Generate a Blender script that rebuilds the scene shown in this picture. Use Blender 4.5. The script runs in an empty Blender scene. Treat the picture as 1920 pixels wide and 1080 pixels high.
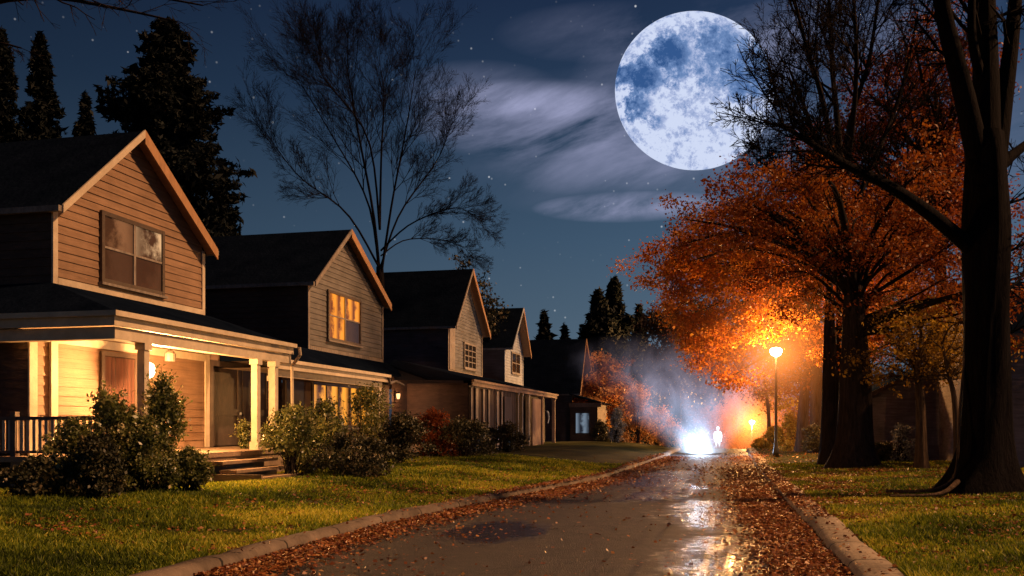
import bpy, math, random
import numpy as np
from mathutils import Vector

random.seed(7)
sc = bpy.context.scene
COL = sc.collection
PI = math.pi

# ------------------------------------------------------------------ frame: street runs along +Y, camera stands on the road
F, HOR, CAMZ = 1663.0, 795.0, 1.75
TH = math.atan(385.0 / F)                       # camera is turned this far left of the street
FW = np.array([-math.sin(TH), math.cos(TH), 0.0])
RT = np.array([math.cos(TH), math.sin(TH), 0.0])

def P(u, v, D):
    """world point seen at photo pixel (u, v) at depth D"""
    return FW * D + RT * ((u - 960.0) / F * D) + np.array([0, 0, CAMZ + (HOR - v) / F * D])

def yofu(u, X):
    """Y on the plane X=const for photo column u"""
    a = math.atan((u - 960.0) / F) + TH
    a = math.atan((u - 960.0) / F) - TH if False else a
    d = FW * F + RT * (u - 960.0)
    return X * d[1] / d[0]

# ------------------------------------------------------------------ terrain
_ys = np.arange(-20, 260, 0.5)
def _smooth(xs, ys):
    v = np.interp(_ys, xs, ys)
    k = np.exp(-np.linspace(-2, 2, 13) ** 2); k /= k.sum()
    return np.convolve(np.pad(v, 6, mode='edge'), k, 'valid')
_XL = _smooth([-20, 9.3, 14.4, 18.7, 27.6, 45.3, 60, 110, 260], [-6.0, -5.85, -5.7, -5.05, -3.55, -2.8, -2.5, -2.0, -1])
_XR = _smooth([-20, 10.8, 20, 35, 60, 110, 260], [1.6, 1.53, 1.5, 1.5, 1.9, 2.8, 6])
def xl(y): return np.interp(y, _ys, _XL)
def xr(y): return np.interp(y, _ys, _XR)
def sstep(a, b, x):
    t = np.clip((np.asarray(x, float) - a) / (b - a), 0, 1)
    return t * t * (3 - 2 * t)
def drop(y): return -4.2 * sstep(64, 104, y)
KERB = 0.12
def ground(x, y):
    x = np.asarray(x, float); y = np.asarray(y, float)
    l = xl(y); r = xr(y)
    zl = 0.10 + 0.36 * sstep(0.2, 5.0, l - x) + 0.02 * np.sin(x * 1.3 + y * .7) * sstep(.5, 2, l - x)
    zr = 0.10 + 0.14 * sstep(0.2, 5.0, x - r) + 0.025 * np.sin(x * 1.1 - y * .9) * sstep(.5, 2, x - r)
    z = np.where(x < l-.24, zl, np.where(x > r+.24, zr, -0.08))
    return z + drop(y)
def gz(x, y): return float(ground(x, y))

# ------------------------------------------------------------------ mesh building
ORG = {}
class MB:
    def __init__(s): s.v = []; s.f = []
    def add(s, vs, fs):
        o = len(s.v); s.v += [tuple(map(float, p)) for p in vs]; s.f += [tuple(i + o for i in f) for f in fs]; return s
    def box(s, x0, x1, y0, y1, z0, z1):
        return s.add([(x0,y0,z0),(x1,y0,z0),(x1,y1,z0),(x0,y1,z0),(x0,y0,z1),(x1,y0,z1),(x1,y1,z1),(x0,y1,z1)],
                     [(0,3,2,1),(4,5,6,7),(0,1,5,4),(1,2,6,5),(2,3,7,6),(3,0,4,7)])
    def beam(s, a, b, w, h, up=(0,0,1)):
        a = Vector(a); b = Vector(b); d = (b - a).normalized(); up = Vector(up)
        sd = d.cross(up).normalized(); u2 = sd.cross(d).normalized()
        vs = []
        for p in (a, b):
            for i, j in ((-1,-1),(1,-1),(1,1),(-1,1)):
                vs.append(p + sd * (w * .5 * i) + u2 * (h * .5 * j))
        return s.add(vs, [(0,1,2,3),(7,6,5,4),(0,4,5,1),(1,5,6,2),(2,6,7,3),(3,7,4,0)])
    def quad(s, a, b, c, d): return s.add([a,b,c,d], [(0,1,2,3)])
    def slab(s, pts, t):
        """polygon thickened downwards by t (vertical)"""
        n = len(pts); lo = [(p[0],p[1],p[2]-t) for p in pts]
        fs = [tuple(range(n)), tuple(range(2*n-1, n-1, -1))]
        for i in range(n): j = (i+1) % n; fs.append((i, i+n, j+n, j))
        return s.add(list(pts)+lo, fs)
    def lathe(s, cx, cy, prof, n=16):
        vs = []; fs = []
        for r, z in prof:
            for k in range(n):
                a = 2*PI*k/n; vs.append((cx+r*math.cos(a), cy+r*math.sin(a), z))
        for i in range(len(prof)-1):
            for k in range(n):
                k2 = (k+1) % n; fs.append((i*n+k, i*n+k2, (i+1)*n+k2, (i+1)*n+k))
        fs.append(tuple(range(n-1,-1,-1))); fs.append(tuple((len(prof)-1)*n+k for k in range(n)))
        return s.add(vs, fs)
    def tube(s, pts, rad, n=6):
        v, f = tube_arrays(np.array(pts, float), np.array(rad, float), n)
        return s.add(v, f)

def tube_arrays(p, r, n):
    d = np.gradient(p, axis=0); d /= np.linalg.norm(d, axis=1)[:, None] + 1e-9
    ref = np.array([0, 0, 1.0]) if abs(d[:, 2]).mean() < .8 else np.array([1.0, .2, 0])
    a = np.cross(d, ref); a /= np.linalg.norm(a, axis=1)[:, None] + 1e-9
    b = np.cross(d, a)
    an = np.arange(n) * 2 * PI / n
    v = p[:, None, :] + r[:, None, None] * (np.cos(an)[None, :, None] * a[:, None, :] + np.sin(an)[None, :, None] * b[:, None, :])
    m = len(p); fs = []
    for i in range(m - 1):
        for k in range(n):
            k2 = (k + 1) % n
            fs.append((i*n+k, (i+1)*n+k, (i+1)*n+k2, i*n+k2))
    return v.reshape(-1, 3), fs

def np_mesh(name, V, Fc, attr=None, smooth=False):
    """V (N,3), Fc (M,k) uniform polygons"""
    me = bpy.data.meshes.new(name)
    V = np.asarray(V, np.float32); Fc = np.asarray(Fc, np.int32); k = Fc.shape[1]
    me.vertices.add(len(V)); me.vertices.foreach_set('co', V.ravel())
    me.loops.add(Fc.size); me.loops.foreach_set('vertex_index', Fc.ravel())
    me.polygons.add(len(Fc)); me.polygons.foreach_set('loop_start', np.arange(0, Fc.size, k, dtype=np.int32))
    me.polygons.foreach_set('loop_total', np.full(len(Fc), k, np.int32))
    if smooth: me.polygons.foreach_set('use_smooth', np.ones(len(Fc), bool))
    if attr is not None:
        at = me.attributes.new('rnd', 'FLOAT', 'POINT'); at.data.foreach_set('value', np.asarray(attr, np.float32))
    me.update(); me.validate(); return me

def tag(o, label=None, cat=None, group=None, kind=None):
    if label: o['label'] = label
    if cat: o['category'] = cat
    if group: o['group'] = group
    if kind: o['kind'] = kind
    return o
def org(parent):
    p = parent
    while p is not None and p.parent is not None: p = p.parent
    return ORG.get(p.name, np.zeros(3)) if p is not None else np.zeros(3)
def link(name, me, mat, parent=None, origin=None):
    o = bpy.data.objects.new(name, me); COL.objects.link(o)
    if mat is not None: me.materials.append(mat)
    if parent is not None: o.parent = parent
    elif origin is not None:
        o.location = origin; ORG[o.name] = np.array(origin, float)
    return o
def obj(name, mb, mat, parent=None, smooth=False, origin=None):
    off = org(parent) if parent is not None else (np.array(origin, float) if origin is not None else np.zeros(3))
    me = bpy.data.meshes.new(name)
    me.from_pydata([(v[0]-off[0], v[1]-off[1], v[2]-off[2]) for v in mb.v], [], mb.f)
    if smooth: me.polygons.foreach_set('use_smooth', [True]*len(me.polygons))
    me.update()
    return link(name, me, mat, parent, origin)
def thing(name, label, cat, loc, group=None):
    o = bpy.data.objects.new(name, None); COL.objects.link(o); o.empty_display_size = .3
    o.location = tuple(map(float, loc)); ORG[o.name] = np.array(loc, float)
    return tag(o, label, cat, group)

# ------------------------------------------------------------------ materials
def mat(name):
    m = bpy.data.materials.new(name); m.use_nodes = True
    nt = m.node_tree; nt.nodes.clear()
    out = nt.nodes.new('ShaderNodeOutputMaterial')
    return m, nt, out
def N(nt, t, **kw):
    n = nt.nodes.new(t)
    for k, v in kw.items():
        if k in n.inputs: n.inputs[k].default_value = v
        else: setattr(n, k, v)
    return n
def ramp(nt, stops, interp='LINEAR'):
    r = nt.nodes.new('ShaderNodeValToRGB'); e = r.color_ramp.elements; r.color_ramp.interpolation = interp
    while len(e) < len(stops): e.new(0.5)
    for el, (p, c) in zip(e, stops):
        el.position = p; el.color = (*c, 1) if len(c) == 3 else c
    return r
def math_n(nt, op, a, b=None, clamp=False):
    n = nt.nodes.new('ShaderNodeMath'); n.operation = op; n.use_clamp = clamp
    for i, x in enumerate((a, b)):
        if x is None: continue
        if isinstance(x, (int, float)): n.inputs[i].default_value = x
        else: nt.links.new(x, n.inputs[i])
    return n.outputs[0]

def surface(name, c0, c1, rough=.75, scale=3.0, stretch=(1,1,1), bump=.25, bscale=None, spec=.3, dirt=.0, metal=0):
    """principled with noise-mottled colour, weather streaks and bump"""
    m, nt, out = mat(name); L = nt.links.new
    tc = N(nt, 'ShaderNodeTexCoord'); mp = N(nt, 'ShaderNodeMapping'); mp.inputs['Scale'].default_value = stretch
    L(tc.outputs['Object'], mp.inputs[0])
    n1 = N(nt, 'ShaderNodeTexNoise', Scale=scale, Detail=8.0, Roughness=.65); L(mp.outputs[0], n1.inputs['Vector'])
    r = ramp(nt, [(.3, c0), (.7, c1)]); L(n1.outputs['Fac'], r.inputs[0])
    col = r.outputs[0]
    if dirt:
        n2 = N(nt, 'ShaderNodeTexNoise', Scale=.6, Detail=6.0, Roughness=.7); L(tc.outputs['Object'], n2.inputs['Vector'])
        r2 = ramp(nt, [(.35, (1-dirt,)*3), (.65, (1,1,1))]); L(n2.outputs['Fac'], r2.inputs[0])
        mx = N(nt, 'ShaderNodeMix', data_type='RGBA', blend_type='MULTIPLY'); mx.inputs[0].default_value = 1
        L(col, mx.inputs[6]); L(r2.outputs[0], mx.inputs[7]); col = mx.outputs[2]
    b = N(nt, 'ShaderNodeBsdfPrincipled'); L(col, b.inputs['Base Color'])
    b.inputs['Roughness'].default_value = rough; b.inputs['Specular IOR Level'].default_value = spec; b.inputs['Metallic'].default_value = metal
    n3 = N(nt, 'ShaderNodeTexNoise', Scale=bscale or scale*6, Detail=5.0); L(mp.outputs[0], n3.inputs['Vector'])
    bp = N(nt, 'ShaderNodeBump', Strength=bump, Distance=.02); L(n3.outputs['Fac'], bp.inputs['Height']); L(bp.outputs[0], b.inputs['Normal'])
    L(b.outputs[0], out.inputs[0]); return m

def leafmat(name, stops, transl=.4, rough=.5, spec=.3):
    m, nt, out = mat(name); L = nt.links.new
    at = N(nt, 'ShaderNodeAttribute', attribute_name='rnd'); r = ramp(nt, stops); L(at.outputs['Fac'], r.inputs[0])
    b = N(nt, 'ShaderNodeBsdfPrincipled', Roughness=rough); b.inputs['Specular IOR Level'].default_value = spec
    L(r.outputs[0], b.inputs['Base Color'])
    t = N(nt, 'ShaderNodeBsdfTranslucent'); L(r.outputs[0], t.inputs[0])
    mx = N(nt, 'ShaderNodeMixShader'); mx.inputs[0].default_value = transl
    L(b.outputs[0], mx.inputs[1]); L(t.outputs[0], mx.inputs[2]); L(mx.outputs[0], out.inputs[0]); return m

def emit(name, col, strength):
    m, nt, out = mat(name)
    e = N(nt, 'ShaderNodeEmission', Strength=strength); e.inputs[0].default_value = (*col, 1)
    nt.links.new(e.outputs[0], out.inputs[0]); return m

M = {}
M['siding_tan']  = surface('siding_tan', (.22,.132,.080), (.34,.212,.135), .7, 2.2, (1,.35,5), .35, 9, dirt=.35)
M['siding_grey'] = surface('siding_grey', (.12,.115,.115), (.22,.205,.20), .75, 2.2, (1,.35,5), .4, 9, dirt=.4)
M['siding_ash']  = surface('siding_ash', (.10,.10,.105), (.24,.24,.245), .8, 2.6, (1,.4,4), .5, 9, dirt=.5)
M['siding_pale'] = surface('siding_pale', (.30,.34,.40), (.46,.52,.60), .7, 2.2, (1,.35,5), .35, 9, dirt=.4)
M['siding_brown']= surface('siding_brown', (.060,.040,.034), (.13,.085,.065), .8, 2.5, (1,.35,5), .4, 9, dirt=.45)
M['siding_dark'] = surface('siding_dark', (.075,.058,.066), (.15,.12,.13), .8, 2.5, (.4,1,5), .4, 9, dirt=.5)
M['siding_shed'] = surface('siding_shed', (.17,.145,.16), (.34,.29,.32), .8, 2.5, (.4,1,5), .4, 9, dirt=.5)
M['trim']        = surface('trim', (.50,.41,.30), (.66,.56,.43), .6, 4, (1,1,1), .2, dirt=.3)
M['trim_worn']   = surface('trim_worn', (.17,.14,.125), (.38,.33,.29), .75, 5, (2,2,.6), .4, dirt=.4)
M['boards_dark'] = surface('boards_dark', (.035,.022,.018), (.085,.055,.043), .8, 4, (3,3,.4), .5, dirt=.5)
M['trim_brown']  = surface('trim_brown', (.16,.10,.07), (.28,.18,.13), .75, 5, (2,2,.6), .4, dirt=.4)
M['soffit']      = surface('soffit', (.28,.15,.075), (.42,.235,.12), .7, 4, (1,3,1), .2)
M['frame_dark']  = surface('frame_dark', (.05,.035,.028), (.09,.065,.05), .5, 6, bump=.15)
M['door_dark']   = surface('door_dark', (.035,.025,.02), (.07,.05,.04), .55, 5, (1,1,.3), .3)
M['deck']        = surface('deck', (.22,.15,.10), (.36,.26,.18), .65, 3, (.3,3,1), .4, dirt=.4)
M['rail']        = surface('rail', (.10,.07,.06), (.17,.12,.10), .6, 4, bump=.2)
M['picket']      = surface('picket', (.42,.34,.27), (.60,.50,.40), .6, 4, bump=.2)
M['metal_dark']  = surface('metal_dark', (.03,.03,.032), (.05,.05,.052), .4, 5, bump=.1, metal=.5, spec=.5)
M['metal_pale']  = surface('metal_pale', (.32,.35,.38), (.42,.45,.48), .4, 5, bump=.05, spec=.5)
M['kerb']        = surface('kerb', (.10,.075,.06), (.26,.205,.16), .85, 1.6, (1,1,1), .8, 14, dirt=.5)
M['stone']       = surface('stone', (.20,.17,.15), (.33,.29,.25), .85, 2.5, bump=.6, dirt=.4)

def roofmat():
    m, nt, out = mat('shingle'); L = nt.links.new
    tc = N(nt, 'ShaderNodeTexCoord')
    n1 = N(nt, 'ShaderNodeTexNoise', Scale=1.4, Detail=8.0, Roughness=.7); L(tc.outputs['Object'], n1.inputs['Vector'])
    sx = N(nt, 'ShaderNodeSeparateXYZ'); L(tc.outputs['Object'], sx.inputs[0])
    zr = math_n(nt, 'FRACT', math_n(nt, 'MULTIPLY', sx.outputs[2], 6.0))
    n2 = N(nt, 'ShaderNodeTexNoise', Scale=9, Detail=4.0); L(tc.outputs['Object'], n2.inputs['Vector'])
    h = math_n(nt, 'ADD', math_n(nt, 'MULTIPLY', zr, .8), math_n(nt, 'MULTIPLY', n2.outputs['Fac'], .6))
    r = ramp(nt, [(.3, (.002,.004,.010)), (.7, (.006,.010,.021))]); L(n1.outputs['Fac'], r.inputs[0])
    b = N(nt, 'ShaderNodeBsdfPrincipled', Roughness=.75); b.inputs['Specular IOR Level'].default_value = .0; L(r.outputs[0], b.inputs['Base Color'])
    bp = N(nt, 'ShaderNodeBump', Strength=.9, Distance=.05); L(h, bp.inputs['Height']); L(bp.outputs[0], b.inputs['Normal'])
    L(b.outputs[0], out.inputs[0]); return m
M['roof'] = roofmat()

def barkmat(name, c0, c1):
    m, nt, out = mat(name); L = nt.links.new
    tc = N(nt, 'ShaderNodeTexCoord'); mp = N(nt, 'ShaderNodeMapping'); mp.inputs['Scale'].default_value = (6,6,.8); L(tc.outputs['Object'], mp.inputs[0])
    n1 = N(nt, 'ShaderNodeTexNoise', Scale=2.0, Detail=9.0, Roughness=.7, Distortion=.6); L(mp.outputs[0], n1.inputs['Vector'])
    r = ramp(nt, [(.35, c0), (.68, c1)]); L(n1.outputs['Fac'], r.inputs[0])
    b = N(nt, 'ShaderNodeBsdfPrincipled', Roughness=.85); b.inputs['Specular IOR Level'].default_value = .05; L(r.outputs[0], b.inputs['Base Color'])
    bp = N(nt, 'ShaderNodeBump', Strength=1.0, Distance=.08); L(n1.outputs['Fac'], bp.inputs['Height']); L(bp.outputs[0], b.inputs['Normal'])
    L(b.outputs[0], out.inputs[0]); return m
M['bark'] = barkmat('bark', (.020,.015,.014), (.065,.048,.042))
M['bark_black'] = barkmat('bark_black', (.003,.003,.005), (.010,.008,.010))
M['bark_pale'] = barkmat('bark_pale', (.05,.035,.025), (.16,.11,.075))
M['twig'] = barkmat('twig', (.012,.010,.011), (.03,.024,.024))

M['leaf_orange'] = leafmat('leaf_orange', [(0,(.10,.022,.006)),(.35,(.22,.052,.009)),(.7,(.36,.11,.015)),(1,(.48,.20,.026))], .45)
M['leaf_amber'] = leafmat('leaf_amber', [(0,(.20,.045,.007)),(.35,(.42,.12,.012)),(.7,(.58,.22,.022)),(1,(.66,.33,.045))], .5)  # golden tone also carries lamp-lit warmth put into the leaf colour
M['leaf_peach'] = leafmat('leaf_peach', [(0,(.36,.13,.03)),(.5,(.66,.34,.11)),(1,(.80,.52,.24))], .45)  # lightened leaf colour stands in for warm light on distant foliage
M['leaf_rust']   = leafmat('leaf_rust', [(0,(.13,.032,.012)),(.5,(.32,.078,.020)),(1,(.48,.15,.03))], .35)
M['leaf_gold']   = leafmat('leaf_gold', [(0,(.20,.11,.015)),(.5,(.46,.27,.03)),(1,(.66,.42,.06))], .45)
M['leaf_bush']   = leafmat('leaf_bush', [(0,(.030,.042,.014)),(.45,(.12,.14,.035)),(.8,(.28,.26,.08)),(1,(.55,.46,.24))], .35, .36, .6)
M['leaf_dark']   = leafmat('leaf_dark', [(0,(.018,.022,.012)),(.6,(.05,.05,.022)),(1,(.16,.11,.05))], .2, .5, .4)
M['leaf_pale']   = leafmat('leaf_pale', [(0,(.07,.07,.075)),(1,(.30,.31,.33))], .3)
M['needle']      = leafmat('needle', [(0,(.003,.006,.008)),(1,(.010,.016,.018))], .1, .7, .15)
M['wood_far']    = leafmat('wood_far', [(0,(.016,.013,.012)),(1,(.05,.032,.024))], .15, .7, .15)
M['litter']      = leafmat('litter', [(0,(.07,.022,.010)),(.4,(.20,.06,.018)),(.75,(.36,.13,.03)),(1,(.50,.30,.12))], .15, .45, .5)
M['grass_blade'] = leafmat('grass_blade', [(0,(.030,.048,.006)),(.4,(.14,.20,.014)),(.7,(.34,.38,.025)),(1,(.66,.56,.08))], .45, .55, .3)

def kerbmat(name, c0, c1):
    m = surface(name, c0, c1, .85, 1.6, (1,1,1), .8, 14, dirt=.5); nt = m.node_tree; L = nt.links.new
    b = [n for n in nt.nodes if n.type == 'BSDF_PRINCIPLED'][0]; src = b.inputs['Base Color'].links[0].from_socket
    tc = N(nt, 'ShaderNodeTexCoord'); sx = N(nt, 'ShaderNodeSeparateXYZ'); L(tc.outputs['Object'], sx.inputs[0])
    nz = N(nt, 'ShaderNodeTexNoise', Scale=2.0, Detail=4.0); L(tc.outputs['Object'], nz.inputs['Vector'])
    f = math_n(nt, 'FRACT', math_n(nt, 'ADD', math_n(nt, 'MULTIPLY', sx.outputs[1], .62), math_n(nt, 'MULTIPLY', nz.outputs['Fac'], .12)))
    mx = N(nt, 'ShaderNodeMix', data_type='RGBA'); L(math_n(nt, 'LESS_THAN', f, .022), mx.inputs[0]); L(src, mx.inputs[6]); mx.inputs[7].default_value = (.012,.010,.008,1)
    L(mx.outputs[2], b.inputs['Base Color']); return m
def groundmat():
    m, nt, out = mat('ground'); L = nt.links.new
    tc = N(nt, 'ShaderNodeTexCoord')
    n1 = N(nt, 'ShaderNodeTexNoise', Scale=.5, Detail=6.0); L(tc.outputs['Object'], n1.inputs['Vector'])
    n2 = N(nt, 'ShaderNodeTexNoise', Scale=14, Detail=6.0, Roughness=.8); L(tc.outputs['Object'], n2.inputs['Vector'])
    f = math_n(nt, 'ADD', math_n(nt, 'MULTIPLY', n1.outputs['Fac'], .6), math_n(nt, 'MULTIPLY', n2.outputs['Fac'], .4))
    r = ramp(nt, [(.3,(.016,.017,.005)),(.5,(.04,.042,.010)),(.7,(.085,.075,.018))]); L(f, r.inputs[0])
    b = N(nt, 'ShaderNodeBsdfPrincipled', Roughness=.9); b.inputs['Specular IOR Level'].default_value = .1; L(r.outputs[0], b.inputs['Base Color'])
    bp = N(nt, 'ShaderNodeBump', Strength=.8, Distance=.05); L(n2.outputs['Fac'], bp.inputs['Height']); L(bp.outputs[0], b.inputs['Normal'])
    L(b.outputs[0], out.inputs[0]); return m
def roadmat():
    m, nt, out = mat('wet_asphalt'); L = nt.links.new
    tc = N(nt, 'ShaderNodeTexCoord'); co = tc.outputs['Object']
    mp = N(nt, 'ShaderNodeMapping'); mp.inputs['Scale'].default_value = (1,.45,1); L(co, mp.inputs[0])
    big = N(nt, 'ShaderNodeTexNoise', Scale=.42, Detail=5.0, Roughness=.55, Distortion=.4); L(mp.outputs[0], big.inputs['Vector'])
    mid = N(nt, 'ShaderNodeTexNoise', Scale=3.0, Detail=7.0, Roughness=.7); L(co, mid.inputs['Vector'])
    fine = N(nt, 'ShaderNodeTexNoise', Scale=70, Detail=3.0, Roughness=.8); L(co, fine.inputs['Vector'])
    vor = N(nt, 'ShaderNodeTexVoronoi', feature='DISTANCE_TO_EDGE', Scale=.38)
    wob = N(nt, 'ShaderNodeMix', data_type='VECTOR'); wob.inputs[0].default_value = .35
    L(co, wob.inputs[4]); L(mid.outputs['Color'], wob.inputs[5]); L(wob.outputs[1], vor.inputs['Vector'])
    crack = math_n(nt, 'LESS_THAN', vor.outputs['Distance'], .006)
    wet0 = math_n(nt, 'ADD', math_n(nt, 'MULTIPLY', big.outputs['Fac'], .8), math_n(nt, 'MULTIPLY', mid.outputs['Fac'], .25))
    sxy = N(nt, 'ShaderNodeSeparateXYZ'); L(co, sxy.inputs[0]); pud = None
    for (cx, cy, rx, ry) in ((.0,17.9,1.25,3.3),(.15,12.2,.95,2.3),(-1.6,27,1.5,7),(-3.6,14,.8,1.6)):      # standing water in the dips
        ax_ = math_n(nt, 'DIVIDE', math_n(nt, 'SUBTRACT', sxy.outputs[0], cx), rx); ay_ = math_n(nt, 'DIVIDE', math_n(nt, 'SUBTRACT', sxy.outputs[1], cy), ry)
        q_ = math_n(nt, 'SUBTRACT', 1.0, math_n(nt, 'ADD', math_n(nt, 'MULTIPLY', ax_, ax_), math_n(nt, 'MULTIPLY', ay_, ay_)))
        pud = q_ if pud is None else math_n(nt, 'MAXIMUM', pud, q_)
    pud = math_n(nt, 'ADD', pud, math_n(nt, 'MULTIPLY', math_n(nt, 'SUBTRACT', mid.outputs['Fac'], .5), 3.2))
    pud = math_n(nt, 'ADD', pud, math_n(nt, 'MULTIPLY', math_n(nt, 'SUBTRACT', big.outputs['Fac'], .5), 2.5))
    wet1 = math_n(nt, 'ADD', math_n(nt, 'MULTIPLY', wet0, .55), math_n(nt, 'MULTIPLY', math_n(nt, 'MAXIMUM', pud, -.6), .28))
    wet = ramp(nt, [(.24,(0,0,0)),(.46,(1,1,1))]); L(wet1, wet.inputs[0])
    grit = N(nt, 'ShaderNodeTexVoronoi', Scale=55.0); L(co, grit.inputs['Vector'])
    colr = ramp(nt, [(.32,(.007,.006,.007)),(.5,(.022,.018,.018)),(.68,(.070,.054,.047))]); L(math_n(nt, 'ADD', math_n(nt, 'MULTIPLY', mid.outputs['Fac'], .6), math_n(nt, 'MULTIPLY', fine.outputs['Fac'], .4)), colr.inputs[0])
    dk = N(nt, 'ShaderNodeMix', data_type='RGBA', blend_type='MULTIPLY'); L(wet.outputs[0], dk.inputs[0]); L(colr.outputs[0], dk.inputs[6]); dk.inputs[7].default_value = (.45,.45,.48,1)
    ck = N(nt, 'ShaderNodeMix', data_type='RGBA'); L(crack, ck.inputs[0]); L(dk.outputs[2], ck.inputs[6]); ck.inputs[7].default_value = (.008,.007,.007,1)
    rr = N(nt, 'ShaderNodeMapRange'); L(wet.outputs[0], rr.inputs[0]); rr.inputs[3].default_value = .60; rr.inputs[4].default_value = .27
    b = N(nt, 'ShaderNodeBsdfPrincipled'); L(ck.outputs[2], b.inputs['Base Color']); L(rr.outputs[0], b.inputs['Roughness']); b.inputs['Specular IOR Level'].default_value = .5
    dry = math_n(nt, 'SUBTRACT', 1.0, math_n(nt, 'MULTIPLY', wet.outputs[0], .40))
    h = math_n(nt, 'MULTIPLY', math_n(nt, 'ADD', math_n(nt, 'MULTIPLY', grit.outputs['Distance'], .9), math_n(nt, 'MULTIPLY', mid.outputs['Fac'], .8)), dry)
    h = math_n(nt, 'SUBTRACT', h, math_n(nt, 'MULTIPLY', crack, .8))
    bp = N(nt, 'ShaderNodeBump', Strength=.95, Distance=.03); L(h, bp.inputs['Height']); L(bp.outputs[0], b.inputs['Normal'])
    L(b.outputs[0], out.inputs[0]); return m
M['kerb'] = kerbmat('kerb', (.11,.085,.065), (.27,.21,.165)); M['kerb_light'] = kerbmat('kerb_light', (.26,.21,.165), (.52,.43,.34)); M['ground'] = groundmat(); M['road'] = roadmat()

def glassmat(name, tint=(.02,.018,.016), rough=.08):
    m, nt, out = mat(name); L = nt.links.new
    b = N(nt, 'ShaderNodeBsdfPrincipled', Roughness=rough); b.inputs['Base Color'].default_value = (*tint, 1); b.inputs['Specular IOR Level'].default_value = .8
    tc = N(nt, 'ShaderNodeTexCoord'); n = N(nt, 'ShaderNodeTexNoise', Scale=1.2, Detail=3.0); L(tc.outputs['Object'], n.inputs['Vector'])
    bp = N(nt, 'ShaderNodeBump', Strength=.06, Distance=.05); L(n.outputs['Fac'], bp.inputs['Height']); L(bp.outputs[0], b.inputs['Normal'])
    L(b.outputs[0], out.inputs[0]); return m
M['glass_dark'] = glassmat('glass_dark')
def glowglass(name, lo, hi, s, axis=1, freq=9):
    """window pane glowing by its own emission, with hanging curtain folds"""
    m, nt, out = mat(name); L = nt.links.new
    tc = N(nt, 'ShaderNodeTexCoord'); sx = N(nt, 'ShaderNodeSeparateXYZ'); L(tc.outputs['Object'], sx.inputs[0])
    n = N(nt, 'ShaderNodeTexNoise', Scale=2.0, Detail=6.0, Roughness=.7); L(tc.outputs['Object'], n.inputs['Vector'])
    w = math_n(nt, 'SINE', math_n(nt, 'ADD', math_n(nt, 'MULTIPLY', sx.outputs[axis], freq), math_n(nt, 'MULTIPLY', n.outputs['Fac'], 6.0)))
    f = math_n(nt, 'ADD', math_n(nt, 'MULTIPLY', w, .22), n.outputs['Fac'])
    r = ramp(nt, [(.25, lo), (.75, hi)]); L(f, r.inputs[0])
    b = N(nt, 'ShaderNodeBsdfPrincipled', Roughness=.15); b.inputs['Base Color'].default_value = (.05,.03,.02,1)
    L(r.outputs[0], b.inputs['Emission Color']); b.inputs['Emission Strength'].default_value = s
    L(b.outputs[0], out.inputs[0]); return m
M['pane_lit'] = glowglass('pane_lit', (.14,.025,.001), (1.0,.31,.018), 1.15)
M['pane_lit_big'] = glowglass('pane_lit_big', (.05,.010,.001), (1.0,.36,.03), 1.2, freq=7)
M['pane_dim'] = glowglass('pane_dim', (.018,.008,.004), (.24,.10,.04), .9, freq=5)
M['pane_low'] = glowglass('pane_low', (.006,.004,.003), (.045,.020,.010), .8, freq=4)
M['pane_glint'] = glowglass('pane_glint', (.03,.014,.007), (.85,.50,.24), .9, freq=3)  # reflected light on the upper pane, put in as its own glow
M['curtain'] = surface('curtain', (.035,.013,.009), (.075,.030,.020), .9, 2, (1,9,.3), .6, 4)
M['lantern_glow'] = emit('lantern_glow', (1,.72,.42), 14)
M['lantern_warm'] = emit('lantern_warm', (1,.50,.18), 3.0)
M['lamp_glow'] = emit('lamp_glow', (1,.70,.40), 30)
def ghostmat():
    m, nt, out = mat('ghost'); L = nt.links.new
    e = N(nt, 'ShaderNodeEmission', Strength=1.7); e.inputs[0].default_value = (.86,.93,1,1)
    tc = N(nt, 'ShaderNodeTexCoord'); sx = N(nt, 'ShaderNodeSeparateXYZ'); L(tc.outputs['Object'], sx.inputs[0])
    r = N(nt, 'ShaderNodeMapRange'); L(sx.outputs[2], r.inputs[0]); r.inputs[1].default_value = .18; r.inputs[2].default_value = .62
    t = N(nt, 'ShaderNodeBsdfTransparent'); mx = N(nt, 'ShaderNodeMixShader'); lw = N(nt, 'ShaderNodeLayerWeight', Blend=.35); fe = math_n(nt, 'SUBTRACT', 1.0, math_n(nt, 'POWER', lw.outputs['Facing'], 4.5)); L(math_n(nt, 'MULTIPLY', math_n(nt, 'POWER', r.outputs[0], 1.6), fe), mx.inputs[0])
    L(t.outputs[0], mx.inputs[1]); L(e.outputs[0], mx.inputs[2]); L(mx.outputs[0], out.inputs[0]); return m
M['ghost'] = ghostmat()

# ------------------------------------------------------------------ clapboard walls
rngc = random.Random(3)
def clap(mb, o, ud, nd, z0, z1, lf, rf, e=.19, proud=.024):
    """overlapping boards: o origin (x,y), ud along-wall dir, nd outward dir, lf/rf give extents at height"""
    z = z0; o = np.array(o, float); ud = np.array(ud, float); nd = np.array(nd, float)
    while z < z1 - 1e-4:
        zt = min(z + e, z1)
        pr = proud * rngc.uniform(.85, 1.2)
        a0, b0, a1, b1 = lf(z), rf(z), lf(zt), rf(zt)
        if b0 - a0 > .02:
            if b1 - a1 < .01: a1 = b1 = (a0 + b0) / 2; 
            def pt(t, h, d): q = o + ud * t + nd * d; return (q[0], q[1], h)
            mb.add([pt(a0,z,pr), pt(b0,z,pr), pt(b1,zt,.002), pt(a1,zt,.002), pt(a0,z,0), pt(b0,z,0)],
                   [(0,1,2,3), (4,5,1,0)])
        z = zt
    return mb

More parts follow.
